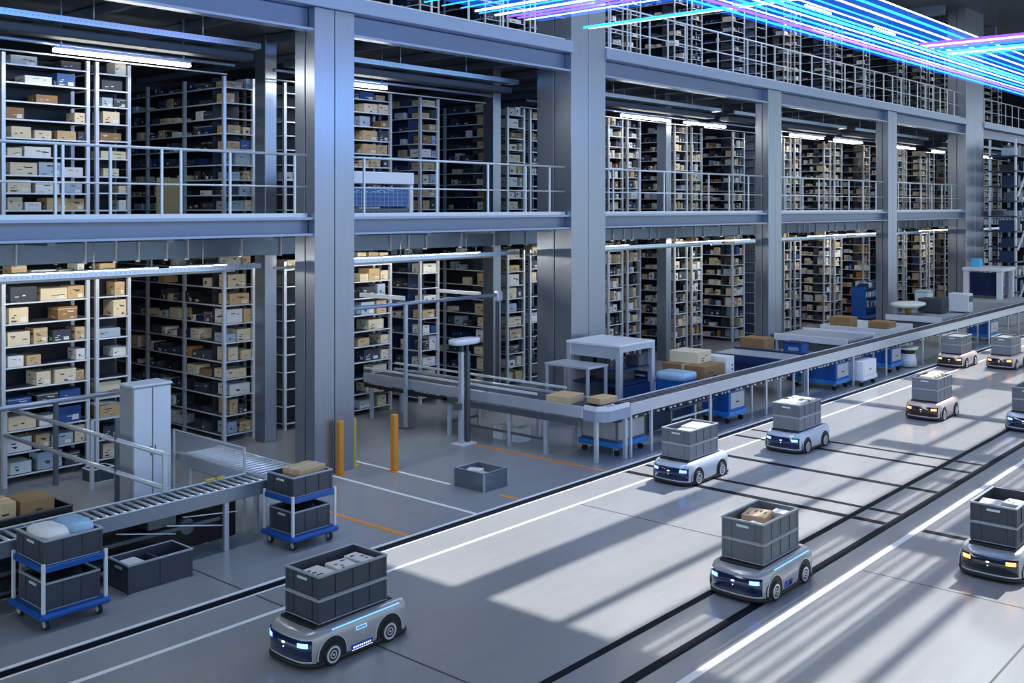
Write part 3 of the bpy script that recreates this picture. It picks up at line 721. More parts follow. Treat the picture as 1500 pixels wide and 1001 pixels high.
# heaped packs: counted small things
x, y, z = CR['c']; r = random.Random(8); k = 0
for i in range(8):
    for j in range(5):
        c = r.choice(['pale', 'pale', 'ink', 'paper', 'amber' if j < 2 else 'pale'])
        o = obj('small_pack', MB().box(-.042, .042, -.036, .036, 0, .06, 0, .006), c); k += 1
        o.location = (x - .325 + i * .093, y - .165 + j * .083, z + .125 + .02 * math.sin(i * .45) + r.uniform(0, .015)); o.rotation_euler = (0, 0, r.uniform(-.12, .12))
        tag(o, '%s small pack, %s across and %s back in the heaped crate' % ({'pale': 'white', 'ink': 'black', 'paper': 'off-white', 'amber': 'orange'}[c], ordw(j + 1), ordw(i + 1)), 'pack', 'packs heaped in the crate')
tag(obj('packing_tray', MB().box(x - .36, x + .36, y - .205, y + .205, z, z + .124), 'crate'), 'grey liner tray under the heaped packs on the pale robot', 'tray')
x, y, z = CR['e']; r = random.Random(9)
for i in range(5):
    o = obj('soft_pack', MB().blob(0, 0, .085, .072, .13, .085, .6, 14, 8, 0, 0, .12), 'cream'); o.location = (x - .31 + i * .155, y + r.uniform(-.03, .03), z + .06); o.rotation_euler = (0, 0, r.uniform(-.12, .12))
    tag(o, 'cream soft pack in the crate on the middle glow-tinted robot, %s from the front' % ordw(i + 1), 'pack', 'cream packs')
tag(obj('packing_tray', MB().box(x - .36, x + .36, y - .205, y + .205, z, z + .058), 'crate'), 'grey liner tray under the cream packs on the glow-tinted robot', 'tray')

# ------------------------------------------------------------------ two-tier blue carts
def caster(t, x, y, r=.05):
    c = obj('caster', MB().box(x - .022, x + .022, y - .022, y + .022, .085, .105).box(x - .03, x - .022, y - .02, y + .02, .04, .09).box(x + .022, x + .03, y - .02, y + .02, .04, .09), 'rim', t)
    obj('wheel', MB().cyl((x - .018, y, r), (x + .018, y, r), r, 16).ring((x - .018, y, r), (-1, 0, 0), .02, .032, .003, 16, 1).ring((x + .018, y, r), (1, 0, 0), .02, .032, .003, 16, 1), ['rubber', 'rim'], c)
def tier_cart(x0, x1, y0, y1, label, where):
    ox, oy = (x0 + x1) / 2, (y0 + y1) / 2; l, w = (x1 - x0) / 2, (y1 - y0) / 2
    t = thing('two_tier_cart', label, 'cart', (ox, oy, 0), 'two-tier blue carts')
    obj('deck', MB().box(-l - .03, l + .03, -w - .03, w + .03, .105, .17, 0, .022), 'blue', t)
    e = .045; m = MB().box(-l, l, -w, -w + e, .55, .61, 0, .008).box(-l, l, w - e, w, .55, .61, 0, .008).box(-l, -l + e, -w + e, w - e, .55, .61, 0, .008).box(l - e, l, -w + e, w - e, .55, .61, 0, .008).box(-l + e, l - e, -w + e, w - e, .58, .6)
    obj('upper_frame', m, 'blue', t)
    for sx in (-1, 1):
        for sy in (-1, 1):
            px, py = sx * (l - .012), sy * (w - .012)
            obj('post', MB().box(px - .016, px + .016, py - .016, py + .016, .17, .64, 0, .004), 'lip', t)
            caster(t, sx * (l - .06), sy * (w - .06))
    crate(2 * l - .1, 2 * w - .1, .27, 'dark grey crate on the lower deck of the cart %s' % where, (ox, oy, .171), 'crated', 'crim', 'cart crates', 3)
    crate(2 * l - .06, 2 * w - .06, .24, 'dark grey crate on the upper deck of the cart %s' % where, (ox, oy, .645 if 0 else .6115), 'crated', 'crim', 'cart crates', 3)
    return ox, oy
ax, ay = tier_cart(4.46, 5.10, 9.71, 10.37, 'blue two-tier cart with crates of film-wrapped parcels, at the lower left', 'at the lower left')
bx, by = tier_cart(7.40, 8.04, 9.80, 10.37, 'blue two-tier cart with a brown carton on top, at the roller conveyor end', 'at the conveyor end')
tag(obj('wrapped_parcel', MB().blob(0, 0, .125, .15, .24, .145, .5, 20, 10, 0, 0, .08), 'pale', None, (ax - .12, ay - .0, .64)), 'white plastic-wrapped parcel in the upper crate at the lower left', 'parcel')
tag(obj('wrapped_parcel', MB().blob(0, 0, .13, .14, .23, .155, .5, 20, 10, 0, 0, .08), 'skyb', None, (ax + .14, ay - .0, .64)), 'pale blue plastic-wrapped parcel in the upper crate at the lower left', 'parcel')
tag(obj('dark_garment_pile', MB().blob(0, 0, .12, .22, .22, .13, .8, 20, 10, 0, 0, .25), 'black', None, (ax + .02, ay, .2)), 'dark soft pile in the lower crate of the left cart', 'pile')
tag(obj('dark_garment_pile', MB().blob(0, 0, .12, .22, .2, .13, .8, 20, 10, 0, 0, .25), 'black', None, (bx, by, .2)), 'dark soft pile in the lower crate of the cart at the conveyor end', 'pile')
def carton(x, y, z, lx, ly, lz, colr, label, rz=0., tape=True, name='cardboard_carton', prints=True):
    t = thing(name, label, 'box', (x, y, z), None, rz)
    obj('body', MB().box(-lx / 2, lx / 2, -ly / 2, ly / 2, 0, lz, 0, .006), colr, t)
    if tape: obj('tape', MB().box(-lx / 2 - .001, lx / 2 + .001, -.03, .03, lz * .72, lz + .0015), 'tape', t)
    if prints:
        m = MB(); rq = random.Random(int(x * 50)); 
        for k in range(3): a = rq.uniform(-.4, .2); m.box(a * lx, (a + .2) * lx, -ly / 2 - .0015, -ly / 2, (.15 + .2 * k) * lz, (.22 + .2 * k) * lz)
        obj('print', m, 'ink', t)
    return t
carton(bx + .05, by - .02, .70, .42, .30, .20, 'tan', 'tan carton sticking out of the top crate at the conveyor end', .12)
tag(obj('paper_stack', MB().box(-.25, .25, -.21, .21, 0, .055, 0, .005), 'paper', None, (bx, by, .64)), 'white papers under the tan carton at the conveyor end', 'papers')

# floor bins
crate(.75, .42, .31, 'long charcoal bin on the floor under the roller conveyor', (5.84, 10.19, 0), 'crated', 'crim', None, 2)
carton(5.62, 10.19, .021, .24, .3, .24, 'paper', 'white paper bundle in the long charcoal bin', .05, False, 'paper_stack', False)
tag(obj('divider', MB().box(5.86, 5.88, 10.03, 10.35, .021, .27), 'crated'), 'dark divider standing in the long charcoal bin', 'divider')
t = thing('storage_bin', 'smoked translucent bin of white papers on the floor before the bollard', 'bin', (10.95, 10.12, 0))
l, w = .25, .29; m = MB().box(-l, l, -w, w, 0, .012)
m.box(-l, -l + .012, -w, w, .012, .26).box(l - .012, l, -w, w, .012, .26).box(-l + .012, l - .012, -w, -w + .012, .012, .26).box(-l + .012, l - .012, w - .012, w, .012, .26)
obj('body', m, 'smoke', t)
m = MB()
for s in (-1, 1): m.box(-l - .006, l + .006, min(s * w, s * (w - .02)), max(s * w, s * (w - .02)), .25, .265); m.box(min(s * l, s * (l - .02)), max(s * l, s * (l - .02)), -w, w, .2501, .2649)
for sx in (-1, 1):
    for sy in (-1, 1): m.box(sx * l - .012, sx * l + .012, sy * w - .012, sy * w + .012, 0, .25)
obj('rim', m, 'crim', t)
for k, (dx, dy, rz) in enumerate(((-.08, -.06, .2), (.08, .05, -.2), (.0, .12, .4))):
    carton(10.95 + dx, 10.12 + dy, .013 + .07 * k, .26 - .04 * k, .3 - .04 * k, .068, 'paper', '%s layer of white papers in the smoked bin' % ('bottom', 'middle', 'top')[k], rz, False, 'paper_stack', False)

# bollards
for (x, y, h, c, lab) in ((10.03, 12.13, .80, 'bollard', 'orange bollard in front of the first tall column'), (10.70, 11.67, .86, 'bollard', 'orange bollard standing free at the white bay line'),
                          (10.50, 12.40, .74, 'bollardy', 'yellow bollard at the right edge of the first tall column')):
    t = thing('bollard', lab, 'bollard', (x, y, 0), 'bay bollards')
    obj('post', MB().box(-.045, .045, -.045, .045, .01, h, 0, .01), c, t); obj('base_plate', MB().box(-.08, .08, -.08, .08, 0, .01), c, t)

# ------------------------------------------------------------------ left roller conveyor
t = thing('roller_conveyor', 'steel roller conveyor running behind the two blue carts', 'conveyor', (4.0, 10.65, 0))
for s in (-1, 1): obj('side_rail', MB().box(0, 3.5, min(s * .2, s * .235), max(s * .2, s * .235), .56, .715, 0, .006), 'msteel', t); obj('edge_strip', MB().box(0, 3.5, min(s * .2, s * .235), max(s * .2, s * .235), .7152, .7215), 'lip', t)
rol = MB().cyl((0, -.2, 0), (0, .2, 0), .019, 12).mesh('roller', 'roller')
for k in range(34): link('roller', rol, t, (.08 + .103 * k, 0, .692))
obj('bed', MB().box(.0, 3.5, -.19, .19, .57, .60), 'black', t)
for x in (.6, 2.93):
    for s in (-1, 1): obj('leg', MB().box(x - .03, x + .03, s * .21 - .025, s * .21 + .025, 0, .56, 0, .004), 'steel', t)
obj('under_shelf', MB().box(.3, 2.9, -.16, .2, .36, .4).box(.3, 2.2, -.17, .2, .18, .21), 'dsteel', t)
obj('under_shade_sheet', MB().box(.1, 3.3, .14, .165, .03, .56), 'black', t)  # black sheet added to paint the darkness under the conveyor
obj('motor', MB().box(2.0, 2.35, -.12, .16, .42, .56, 0, .01).cyl((2.5, -.1, .36), (2.5, .15, .36), .09, 16), 'dsteel', t)
obj('cable', MB().cyl((2.2, -.17, .45), (2.9, -.19, .3), .01, 6).cyl((2.4, -.17, .5), (3.1, -.19, .42), .008, 6).cyl((1.6, -.17, .5), (2.3, -.18, .34), .008, 6), 'lip', t)
t2 = thing('roller_conveyor', 'branch roller conveyor leading back towards the racks', 'conveyor', (7.83, 10.42, 0))
for s in (-1, 1): obj('side_rail', MB().box(min(s * .27, s * .3), max(s * .27, s * .3), .0, 2.0, .56, .73, 0, .006), 'steel', t2)
rol2 = MB().cyl((-.27, 0, 0), (.27, 0, 0), .02, 12).mesh('roller', 'roller')
for k in range(19): link('roller', rol2, t2, (0, .08 + .103 * k, .705))
for y in (.3, 1.8):
    for s in (-1, 1): obj('leg', MB().box(s * .28 - .025, s * .28 + .025, y - .03, y + .03, 0, .56, 0, .004), 'steel', t2)
obj('bed', MB().box(-.26, .26, 0, 2, .57, .6), 'black', t2)
t3 = thing('splash_guard', 'clear acrylic guard panel in a thin frame beside the branch conveyor', 'panel', (7.50, 10.9, 0))
obj('pane', MB().box(-.006, .006, 0, 1.6, .74, 1.02), 'acrylic', t3)
obj('frame', MB().box(-.01, .01, 0, 1.6, 1.02, 1.035).box(-.012, .012, -.012, .012, .0, 1.035).box(-.012, .012, 1.59, 1.612, .0, 1.035).box(-.01, .01, 0, 1.6, .725, .74), 'rail', t3)
tag(obj('yellow_tag', MB().box(-.06, .06, -.02, .02, 0, .03, 0, .006).box(.08, .2, -.015, .015, 0, .025, 0, .006), 'bollardy', None, (7.0, 10.868, .722)), 'small yellow handle tag on the roller conveyor rail', 'tag')
# tote with cartons behind
t = thing('packing_table', 'low dark table behind the roller conveyor under the carton tote', 'table', (4.9, 11.25, 0))
obj('top', MB().box(-.6, .55, -.32, .32, .56, .6, 0, .006), 'dsteel', t)
for sx in (-.55, .5):
    for sy in (-.28, .28): obj('leg', MB().box(sx - .025, sx + .025, sy - .025, sy + .025, 0, .56), 'dsteel', t)
crate(1.0, .52, .17, 'low black tote holding two cartons behind the roller conveyor', (4.88, 11.25, .601), 'black', 'crated', None, 2, False)
carton(4.62, 11.22, .622, .36, .34, .30, 'tan', 'tan carton with clear tape in the black tote', 0)
carton(5.02, 11.22, .622, .36, .36, .28, 'brown', 'brown carton beside the taped one in the black tote', 0, False)

# ------------------------------------------------------------------ cabinet and barrier rails in the left bay
t = thing('locker_cabinet', 'tall pale grey two-door locker behind the roller conveyor', 'cabinet', (6.85, 12.08, 0))
obj('carcass', MB().box(-.26, .26, -.15, .17, 0, 1.76, 0, .008), 'panelg', t); obj('top', MB().box(-.27, .27, -.18, .18, 1.76, 1.79, 0, .006), 'lgrey', t)
for s in (-1, 1):
    d = obj('door', MB().box(min(s * .008, s * .25), max(s * .008, s * .25), -.175, -.151, .04, 1.745, 0, .006), 'lgrey', t)
    obj('handle', MB().box(s * .03 - .006, s * .03 + .006, -.19, -.175, .9, 1.02, 0, .003), 'dsteel', d)
t = thing('barrier_frame', 'steel barrier of double rails in front of the leftmost rack', 'barrier', (6.4, 13, 0))
for z in (1.15, .76):
    obj('rail', MB().cyl((0, 2.1, z), (0, -2.14, z), .03, 10).cyl((.06, 2.1, z - .02), (.06, -2.14, z - .02), .014, 8), 'rail', t)
for y in (2.1, -1.05, -2.135): obj('post', MB().box(-.03, .03, y - .015, y + .015, .0 if y > -1.8 else .7155, 1.42 if y == -1.05 else 1.17, 0, .004), 'dsteel' if y == -1.05 else 'rail', t)
t = thing('barrier_frame', 'thick horizontal pipe rail on one post before the leftmost rack', 'barrier', (6.96, 14.74, 0))
obj('rail', MB().cyl((-2.2, 0, 1.21), (1.3, 0, 1.21), .035, 12), 'pipe', t)
for x in (0, 1.25, -2.0): obj('post', MB().box(x - .03, x + .03, -.03, .03, 0, 1.18, 0, .004), 'dsteel', t)
t = thing('sorting_hood', 'curved clear hood on a small stand before the first rack', 'hood', (7.55, 14.1, 0))
obj('stand', MB().box(-.4, -.35, -.02, .02, 0, 1.0).box(.33, .38, -.02, .02, 0, 1.0).box(-.4, .38, -.03, .03, .98, 1.0), 'rail', t)
m = MB(); rg = []
for k in range(9):
    a = PI * .5 * k / 8; rg.append((.38 - .78 * (1 - math.cos(a)) * 1.0, .0, 1.0 + .22 * math.sin(a)))
for k in range(8):
    b = len(m.v); p, q = rg[k], rg[k + 1]
    m.v += [(p[0], -.15, p[2]), (q[0], -.15, q[2]), (q[0], .15, q[2]), (p[0], .15, p[2]), (p[0], -.15, p[2] - .01), (q[0], -.15, q[2] - .01), (q[0], .15, q[2] - .01), (p[0], .15, p[2] - .01)]
    for f in ((0, 1, 2, 3), (7, 6, 5, 4), (0, 4, 5, 1), (2, 6, 7, 3)): m.face(tuple(b + i for i in f), 0, True)
obj('cover', m, 'acrylic', t)
crate(.36, .26, .2, 'small bin on the ground before the leftmost rack, under the hood', (7.5, 14.55, .0), 'cgrey', 'lip', None, 2, False)

# ------------------------------------------------------------------ second bay: cross conveyor, gate, scanner
t = thing('belt_conveyor', 'cross belt conveyor coming out of the second bay', 'conveyor', (13.42, 9.9, 0))
obj('belt', MB().box(-.36, .36, .0, 5.1, .80, .825), 'belt', t)
for s in (-1, 1):
    obj('side_rail', MB().box(min(s * .36, s * .42), max(s * .36, s * .42), -.05, 5.15, .68, .86, 0, .008), 'steel', t)
    obj('guide_rail', MB().box(s * .39 - .012, s * .39 + .012, .9, 5.15, .93, .97, 0, .004), 'lip', t)
    m = MB()
    for y in (1.0, 2.0, 3.0, 4.0, 5.0): m.box(s * .39 - .01, s * .39 + .01, y - .01, y + .01, .86, .93)
    obj('bracket', m, 'dsteel', t)
    for y in (.72, 1.5, 2.9, 4.95): obj('leg', MB().box(s * .38 - .03, s * .38 + .03, y - .03, y + .03, 0, .68, 0, .004), 'steel', t)
obj('lower_guard', MB().box(-.44, -.42, .0, 3.0, .56, .67, 0, .004).box(-.40, -.38, .7, 2.4, .22, .26).box(-.4, .4, 2.9, 2.94, .2, .24), 'dsteel', t)
obj('cable_tray', MB().box(-.44, -.40, 2.9, 5.1, .60, .66), 'black', t)
crate(.3, .22, .24, 'white bin on the floor under the cross conveyor, nearer one', (13.5, 11.55, 0), 'pale', 'lip', None, 2, False)
crate(.3, .22, .24, 'white bin on the floor under the cross conveyor, farther one', (13.5, 11.95, 0), 'pale', 'lip', None, 2, False)
# corner chute
t = thing('corner_chute', 'rounded blue-grey corner chute joining the two belt conveyors', 'conveyor', (13.42, 9.62, 0))
P = [(-.42, .22), (-.42, -.02), (-.38, -.14), (-.28, -.2), (.28, -.2), (.28, .22)]
obj('pan', MB().prism(P, .66, .825), 'pipe', t)
obj('rail', MB().beam((-.41, .2, .86), (-.41, -.03, .86), .03, .07).beam((-.41, -.03, .86), (-.28, -.18, .86), .03, .07).beam((-.28, -.18, .86), (.26, -.18, .86), .03, .07), 'lip', t)
m = MB()
for i in range(6):
    for j in range(3): m.cyl((-.3 + i * .1, -.1 + j * .1, .825), (-.3 + i * .1, -.1 + j * .1, .838), .03, 10)
obj('ball_transfer', m, 'roller', t)
obj('leg', MB().box(.18, .24, -.17, -.11, 0, .66, 0, .004), 'steel', t); obj('leg', MB().box(-.36, -.30, .0, .06, 0, .66, 0, .004), 'steel', t)
carton(13.32, 10.45, .826, .50, .42, .13, 'tan', 'flat tan carton on the cross conveyor, nearer the bay', .1, False, prints=False)
carton(13.62, 9.92, .8395, .42, .30, .10, 'tan', 'flat open tan carton at the conveyor corner', -.1, False, prints=False)
for i, (x, y, dx, dy) in enumerate(()): pass
t = thing('gantry_frame', 'steel overhead rail frame on a post above the cross conveyor', 'frame', (12.94, 13.78, 0))
obj('post', MB().box(-.06, .0, -.03, .03, .02, 2.25, 0, .004), 'steel', t); obj('base_plate', MB().box(-.12, .06, -.1, .1, 0, .02), 'dsteel', t)
obj('cross_rail', MB().cyl((-1.7, 0, 2.25), (2.45, 0, 2.25), .035, 12), 'pipe', t); obj('end_cap', MB().box(2.40, 2.56, -.07, .07, 2.12, 2.33, 0, .03), 'lip', t)
obj('side_rail', MB().box(1.98, 2.04, .05, 1.25, 2.26, 2.33, 0, .006), 'lip', t); obj('side_rail', MB().box(-.05, .0, .04, 1.25, 2.30, 2.38, 0, .006), 'lip', t)
obj('far_post', MB().box(2.42, 2.48, -.03, .03, 0, 2.12, 0, .004), 'dsteel', t)
t = thing('scanner_post', 'twin scanner post with a white oval head beside the cross conveyor', 'scanner', (12.68, 12.1, 0))
obj('base_plate', MB().box(-.17, .17, -.14, .14, 0, .03, 0, .006), 'lgrey', t)
obj('post', MB().box(-.11, -.04, -.04, .04, .03, 1.56, 0, .006), 'steel', t); obj('post', MB().box(.04, .11, -.04, .04, .03, 1.56, 0, .006), 'dsteel', t)
obj('neck', MB().box(-.07, -.04, -.02, .02, 1.56, 1.70).box(.06, .09, -.02, .02, 1.56, 1.70), 'dsteel', t)
P = [(.31 * math.copysign(abs(math.cos(a)) ** .7, math.cos(a)), .16 * math.copysign(abs(math.sin(a)) ** .7, math.sin(a))) for a in [2 * PI * k / 28 for k in range(28)]]
m = MB().loft([[(p[0] * q, p[1] * q, z) for p in P] for z, q in ((1.69, .92), (1.705, 1), (1.765, 1), (1.78, .93))]); obj('scanner_head', m, 'lgrey', t)
obj('junction_box', MB().box(-.18, -.1, -.06, .06, .6, .72, 0, .01), 'dsteel', t)

# ------------------------------------------------------------------ main conveyor
t = thing('belt_conveyor', 'long main belt conveyor running along the edge of the robot lane', 'conveyor', (13.7, 9.6, 0))
Lc = 30.0
obj('belt', MB().box(.0, Lc, -.155, .155, .80, .848), 'belt', t)
for s in (-1, 1):
    obj('side_rail', MB().box(-.0, Lc, min(s * .156, s * .18), max(s * .156, s * .18), .68, .86, 0, .004), 'steel', t); obj('edge_strip', MB().box(0, Lc, min(s * .158, s * .18), max(s * .158, s * .18), .8602, .8665), 'lip', t)
m = MB(); x = .1
while x < Lc: m.box(x, x + .05, -.15, .15, .848, .856); x += .12
o = obj('belt_cleat', m, 'dsteel', t); o['kind'] = 'stuff'
for x in (.03, .62, 2.5, 4.6, 6.4, 8.7, 10.6, 13, 15.6, 18.4, 21.4, 25):
    for s in (-1, 1): obj('leg', MB().box(x - .025, x + .025, s * .155 - .02, s * .155 + .02, 0, .68, 0, .004), 'steel', t)
m = MB().box(.1, Lc, -.1, .1, .62, .65, 1); r = random.Random(2); x = .2
while x < Lc: m.box(x, x + r.uniform(.02, .08), -.13, -.1, .61, .64, 0); x += r.uniform(.1, .3)
obj('cable_tray', m, ['steel', 'black'], t)

# ------------------------------------------------------------------ scanner booth and goods behind the main conveyor
t = thing('scanning_booth', 'white-topped steel scanning booth behind the conveyor corner', 'booth', (15.95, 11.42, 0))
obj('roof', MB().box(-.58, .56, -.62, .62, 1.45, 1.5, 0, .01), 'lgrey', t)
for sx, sy in ((-1, -1), (-1, 1), (1, -1), (1, 1)): obj('post', MB().box(sx * .52 - .05, sx * .52 + .05, sy * .56 - .05, sy * .56 + .05, 0, 1.45, 0, .006), 'steel', t)
obj('header', MB().box(-.56, -.53, -.51, .51, 1.24, 1.45).box(-.58, .56, -.6, -.57, 1.36, 1.45), 'steel', t)
obj('inner_shelf', MB().box(-.5, .5, -.5, .55, .72, .76).box(-.5, .5, -.55, .55, 1.0, 1.03), 'dblue', t)
obj('instrument', MB().box(-.1, .35, -.3, .3, .76, .98, 0, .01).box(-.3, .1, .1, .5, 1.03, 1.3, 0, .01).box(.2, .45, -.5, -.2, 1.03, 1.22, 0, .01), 'dsteel', t)
obj('back_panel', MB().box(-.5, .5, .5, .52, .2, 1.4), 'panelg', t); obj('indicator', MB().box(.46, .48, -.45, .4, .8, .83).box(.46, .48, -.4, .2, .9, .92).box(.46, .48, -.1, .45, 1.1, 1.13), 'iceb', t)
obj('monitor', MB().box(-.3, -.27, -.2, .2, 1.05, 1.3, 0, .006), 'dsteel', t)
obj('side_panel', MB().box(-.5, .5, -.57, -.55, .2, .72).box(.5, .52, -.5, .5, .1, .9), 'dblue', t)
t = thing('side_table', 'steel frame table beside the scanning booth', 'table', (15.0, 11.5, 0))
obj('top', MB().box(-.32, .3, -.5, .5, 1.12, 1.16, 0, .006), 'steel', t); obj('lower_rail', MB().box(-.3, .28, -.48, -.45, .45, .48).box(-.3, -.27, -.48, .48, .45, .48), 'steel', t)
for sx, sy in ((-.28, -.46), (-.28, .46), (.26, -.46), (.26, .46)): obj('leg', MB().box(sx - .025, sx + .025, sy - .025, sy + .025, 0, 1.12, 0, .004), 'steel', t)
t = thing('bin_cart', 'blue bin cart with a pale film cover beside the booth', 'cart', (16.85, 10.55, 0))
obj('body', MB().box(-.25, .25, -.3, .3, .12, .8, 0, .02), 'blue', t); obj('cover', MB().blob(0, 0, .82, .28, .33, .08, .35, 20, 8), 'skyb', t)
for sx, sy in ((-.18, -.22), (.18, -.22), (-.18, .22), (.18, .22)): caster(t, sx, sy)
t = thing('packing_table', 'dark table carrying the big brown cartons behind the conveyor', 'table', (18.0, 10.72, 0))
obj('top', MB().box(-.75, .75, -.6, .6, .56, .6, 0, .006), 'dblue', t); obj('apron', MB().box(-.72, .72, -.57, .57, .3, .56), 'dblue', t)
for sx in (-.68, .68):
    for sy in (-.52, .52): obj('leg', MB().box(sx - .03, sx + .03, sy - .03, sy + .03, 0, .3), 'dsteel', t)
carton(17.75, 10.72, .601, .78, .95, .34, 'brown', 'big brown carton lying on the dark table', 0, True)
carton(17.85, 10.85, .943, .58, .62, .22, 'cream', 'cream parcel with printed end on top of the big brown carton', .06, False)
carton(18.45, 10.55, .601, .32, .5, .42, 'pale', 'pale grey box behind the big brown carton', 0, False)
def conv_table(x, y, w, d, h, label, blue=True):
    t = thing('conveyor_table', label, 'table', (x, y, 0))
    obj('bed', MB().box(-w / 2 + .08, w / 2 - .08, -d / 2, d / 2, h - .05, h, 0, .004), 'beltg', t)
    for s in (-1, 1): obj('side_rail', MB().box(s * (w / 2 - .04) - .04, s * (w / 2 - .04) + .04, -d / 2, d / 2, h - .12, h + .04, 0, .006), 'dblue' if blue else 'lgrey', t)
    obj('apron', MB().box(-w / 2 + .1, w / 2 - .1, -d / 2 + .05, d / 2 - .05, h - .35, h - .06), 'dblue' if blue else 'dsteel', t)
    for sx in (-1, 1):
        for sy in (-1, 1): obj('leg', MB().box(sx * (w / 2 - .06) - .03, sx * (w / 2 - .06) + .03, sy * (d / 2 - .06) - .03, sy * (d / 2 - .06) + .03, 0, h - .12), 'steel', t)
    return t
conv_table(20.6, 10.85, 1.25, 1.75, .78, 'blue-railed conveyor table, first beyond the brown cartons')
tag(obj('control_panel', MB().box(-.02, .02, -.14, .14, 0, .3, 0, .006), 'lgrey', None, (19.1, 10.9, .45)), 'small white panel before the first blue-railed table', 'panel')
obj('stand', MB().box(-.015, .015, -.03, .03, -.45, 0), 'dsteel', bpy.data.objects['control_panel'])
carton(21.75, 11.45, .0, .5, .6, 1.0, 'brown', 'brown carton standing beyond the first blue-railed table', 0, False)
t = thing('machine_box', 'blue electrical box on a stand between the two conveyor tables', 'machine', (22.4, 10.8, 0))
obj('stand', MB().box(-.16, .16, -.16, .16, 0, .5, 0, .01), 'dblue', t); obj('housing', MB().box(-.2, .2, -.22, .22, .5, .86, 0, .015), 'blue', t)
obj('lid', MB().box(-.21, .21, -.23, .23, .86, .88, 0, .006), 'dblue', t); obj('control_strip', MB().box(-.205, -.2, -.15, .1, .7, .78).box(-.205, -.2, -.1, .15, .58, .62), 'iceb', t)
t = conv_table(24.9, 11.25, 1.7, 1.9, .78, 'white-railed conveyor table before the open brown cartons', False)
t = thing('white_tub', 'large white angled tub holding two brown boxes', 'tub', (27.2, 11.1, 0))
m = MB(); m.box(-.9, .9, -.9, .9, .3, .36)
for s in (-1, 1): m.box(-.9, .9, min(s * .9, s * .86), max(s * .9, s * .86), .36, .86); m.box(min(s * .9, s * .86), max(s * .9, s * .86), -.86, .86, .36, .86)
obj('shell', m, 'lgrey', t)
for sx in (-.8, .8):
    for sy in (-.8, .8): obj('leg', MB().box(sx - .04, sx + .04, sy - .04, sy + .04, 0, .3), 'steel', t)
carton(26.65, 11.5, .361, .5, .55, .72, 'brown', 'open brown carton in the white tub, farther from the lane', 0, False)
carton(26.75, 10.5, .361, .5, .55, .66, 'brown', 'brown carton in the white tub, nearer the lane', 0, False)
conv_table(31.6, 11.0, 2.6, 1.6, .8, 'long white bench with machines before the fourth column', False)
t = thing('oval_dish', 'white oval dish lamp on the long bench', 'dish', (30.9, 11.35, .84)); 
m = MB(); m.loft([[(.75 * q * math.cos(a), .45 * q * math.sin(a), z) for a in [2 * PI * k / 24 for k in range(24)]] for z, q in ((.2, .7), (.26, 1), (.31, .97), (.33, .8))]); obj('dish', m, 'paper', t)
obj('foot', MB().cyl((0, 0, -.04), (0, 0, .2), .08, 12), 'amber', t)
carton(32.0, 11.0, .841, .6, .7, .4, 'cgrey', 'dark ribbed box in the middle of the long bench', 0, False)
t = thing('label_printer', 'white label printer at the end of the long bench', 'printer', (32.6, 10.4, .841)); obj('body', MB().box(-.2, .2, -.3, .3, 0, .55, 0, .02), 'lgrey', t); obj('screen', MB().box(-.15, .15, -.32, -.3, .3, .48), 'dblue', t)
t = thing('label_printer', 'smaller white unit with a blue lid beside the label printer', 'printer', (32.62, 11.5, .841)); obj('body', MB().box(-.25, .25, -.2, .2, 0, .5, 0, .02), 'lgrey', t); obj('lid', MB().box(-.25, .25, -.2, .2, .5, .58, 0, .02), 'iceb', t)
t = thing('inspection_machine', 'white machine frame with dark window near the far end', 'machine', (38.7, 11.4, 0))
obj('base', MB().box(-1.6, 1.0, -1.2, .7, 0, .8, 0, .02), 'panelg', t)
for sx, sy in ((-.6, -.55), (-.6, .55), (.7, -.55), (.7, .55)): obj('post', MB().box(sx - .09, sx + .09, sy - .09, sy + .09, .8, 1.75, 0, .01), 'lgrey', t)
obj('roof', MB().box(-.72, .82, -.68, .68, 1.75, 1.88, 0, .02), 'lgrey', t)
obj('window', MB().box(-.55, -.5, -.46, .46, .9, 1.7).box(-.5, .6, -.5, -.46, .9, 1.7), 'visor', t)
tag(obj('cyan_cube', MB().box(-.15, .15, -.15, .15, 0, .3, 0, .01), 'cyanbox', None, (38.4, 11.7, 1.881)), 'small cyan cube on top of the white machine frame', 'box')
t = thing('picking_rack', 'low blue picking rack on wheels before the racks beyond the third column', 'rack', (36.3, 14.7, 0))
obj('frame', MB().box(-1.0, 1.0, -.25, .25, .1, .2).box(-1.0, -.94, -.25, .25, .2, 1.2).box(.94, 1.0, -.25, .25, .2, 1.2).box(-.94, .94, .2, .25, .2, 1.2), 'blue', t)
r = random.Random(12); m = MB()
for z in (.45, .8, 1.12):
    obj('shelf', MB().box(-.94, .94, -.25, .2, z, z + .04), 'dblue', t); x = -.9
    while x < .8:
        w = r.uniform(.06, .16); m.box(x, x + w, -.22, .1, z + .04, z + .04 + r.uniform(.08, .22), r.randrange(3)); x += w + r.uniform(.03, .12)
o = obj('picked_goods', m, ['pale', 'iceb', 'dblue'], t); o['kind'] = 'stuff'
for sx in (-.95, .95): obj('wheel', MB().cyl((sx, -.2, .05), (sx, .2, .05), .05, 10), 'rubber', t)

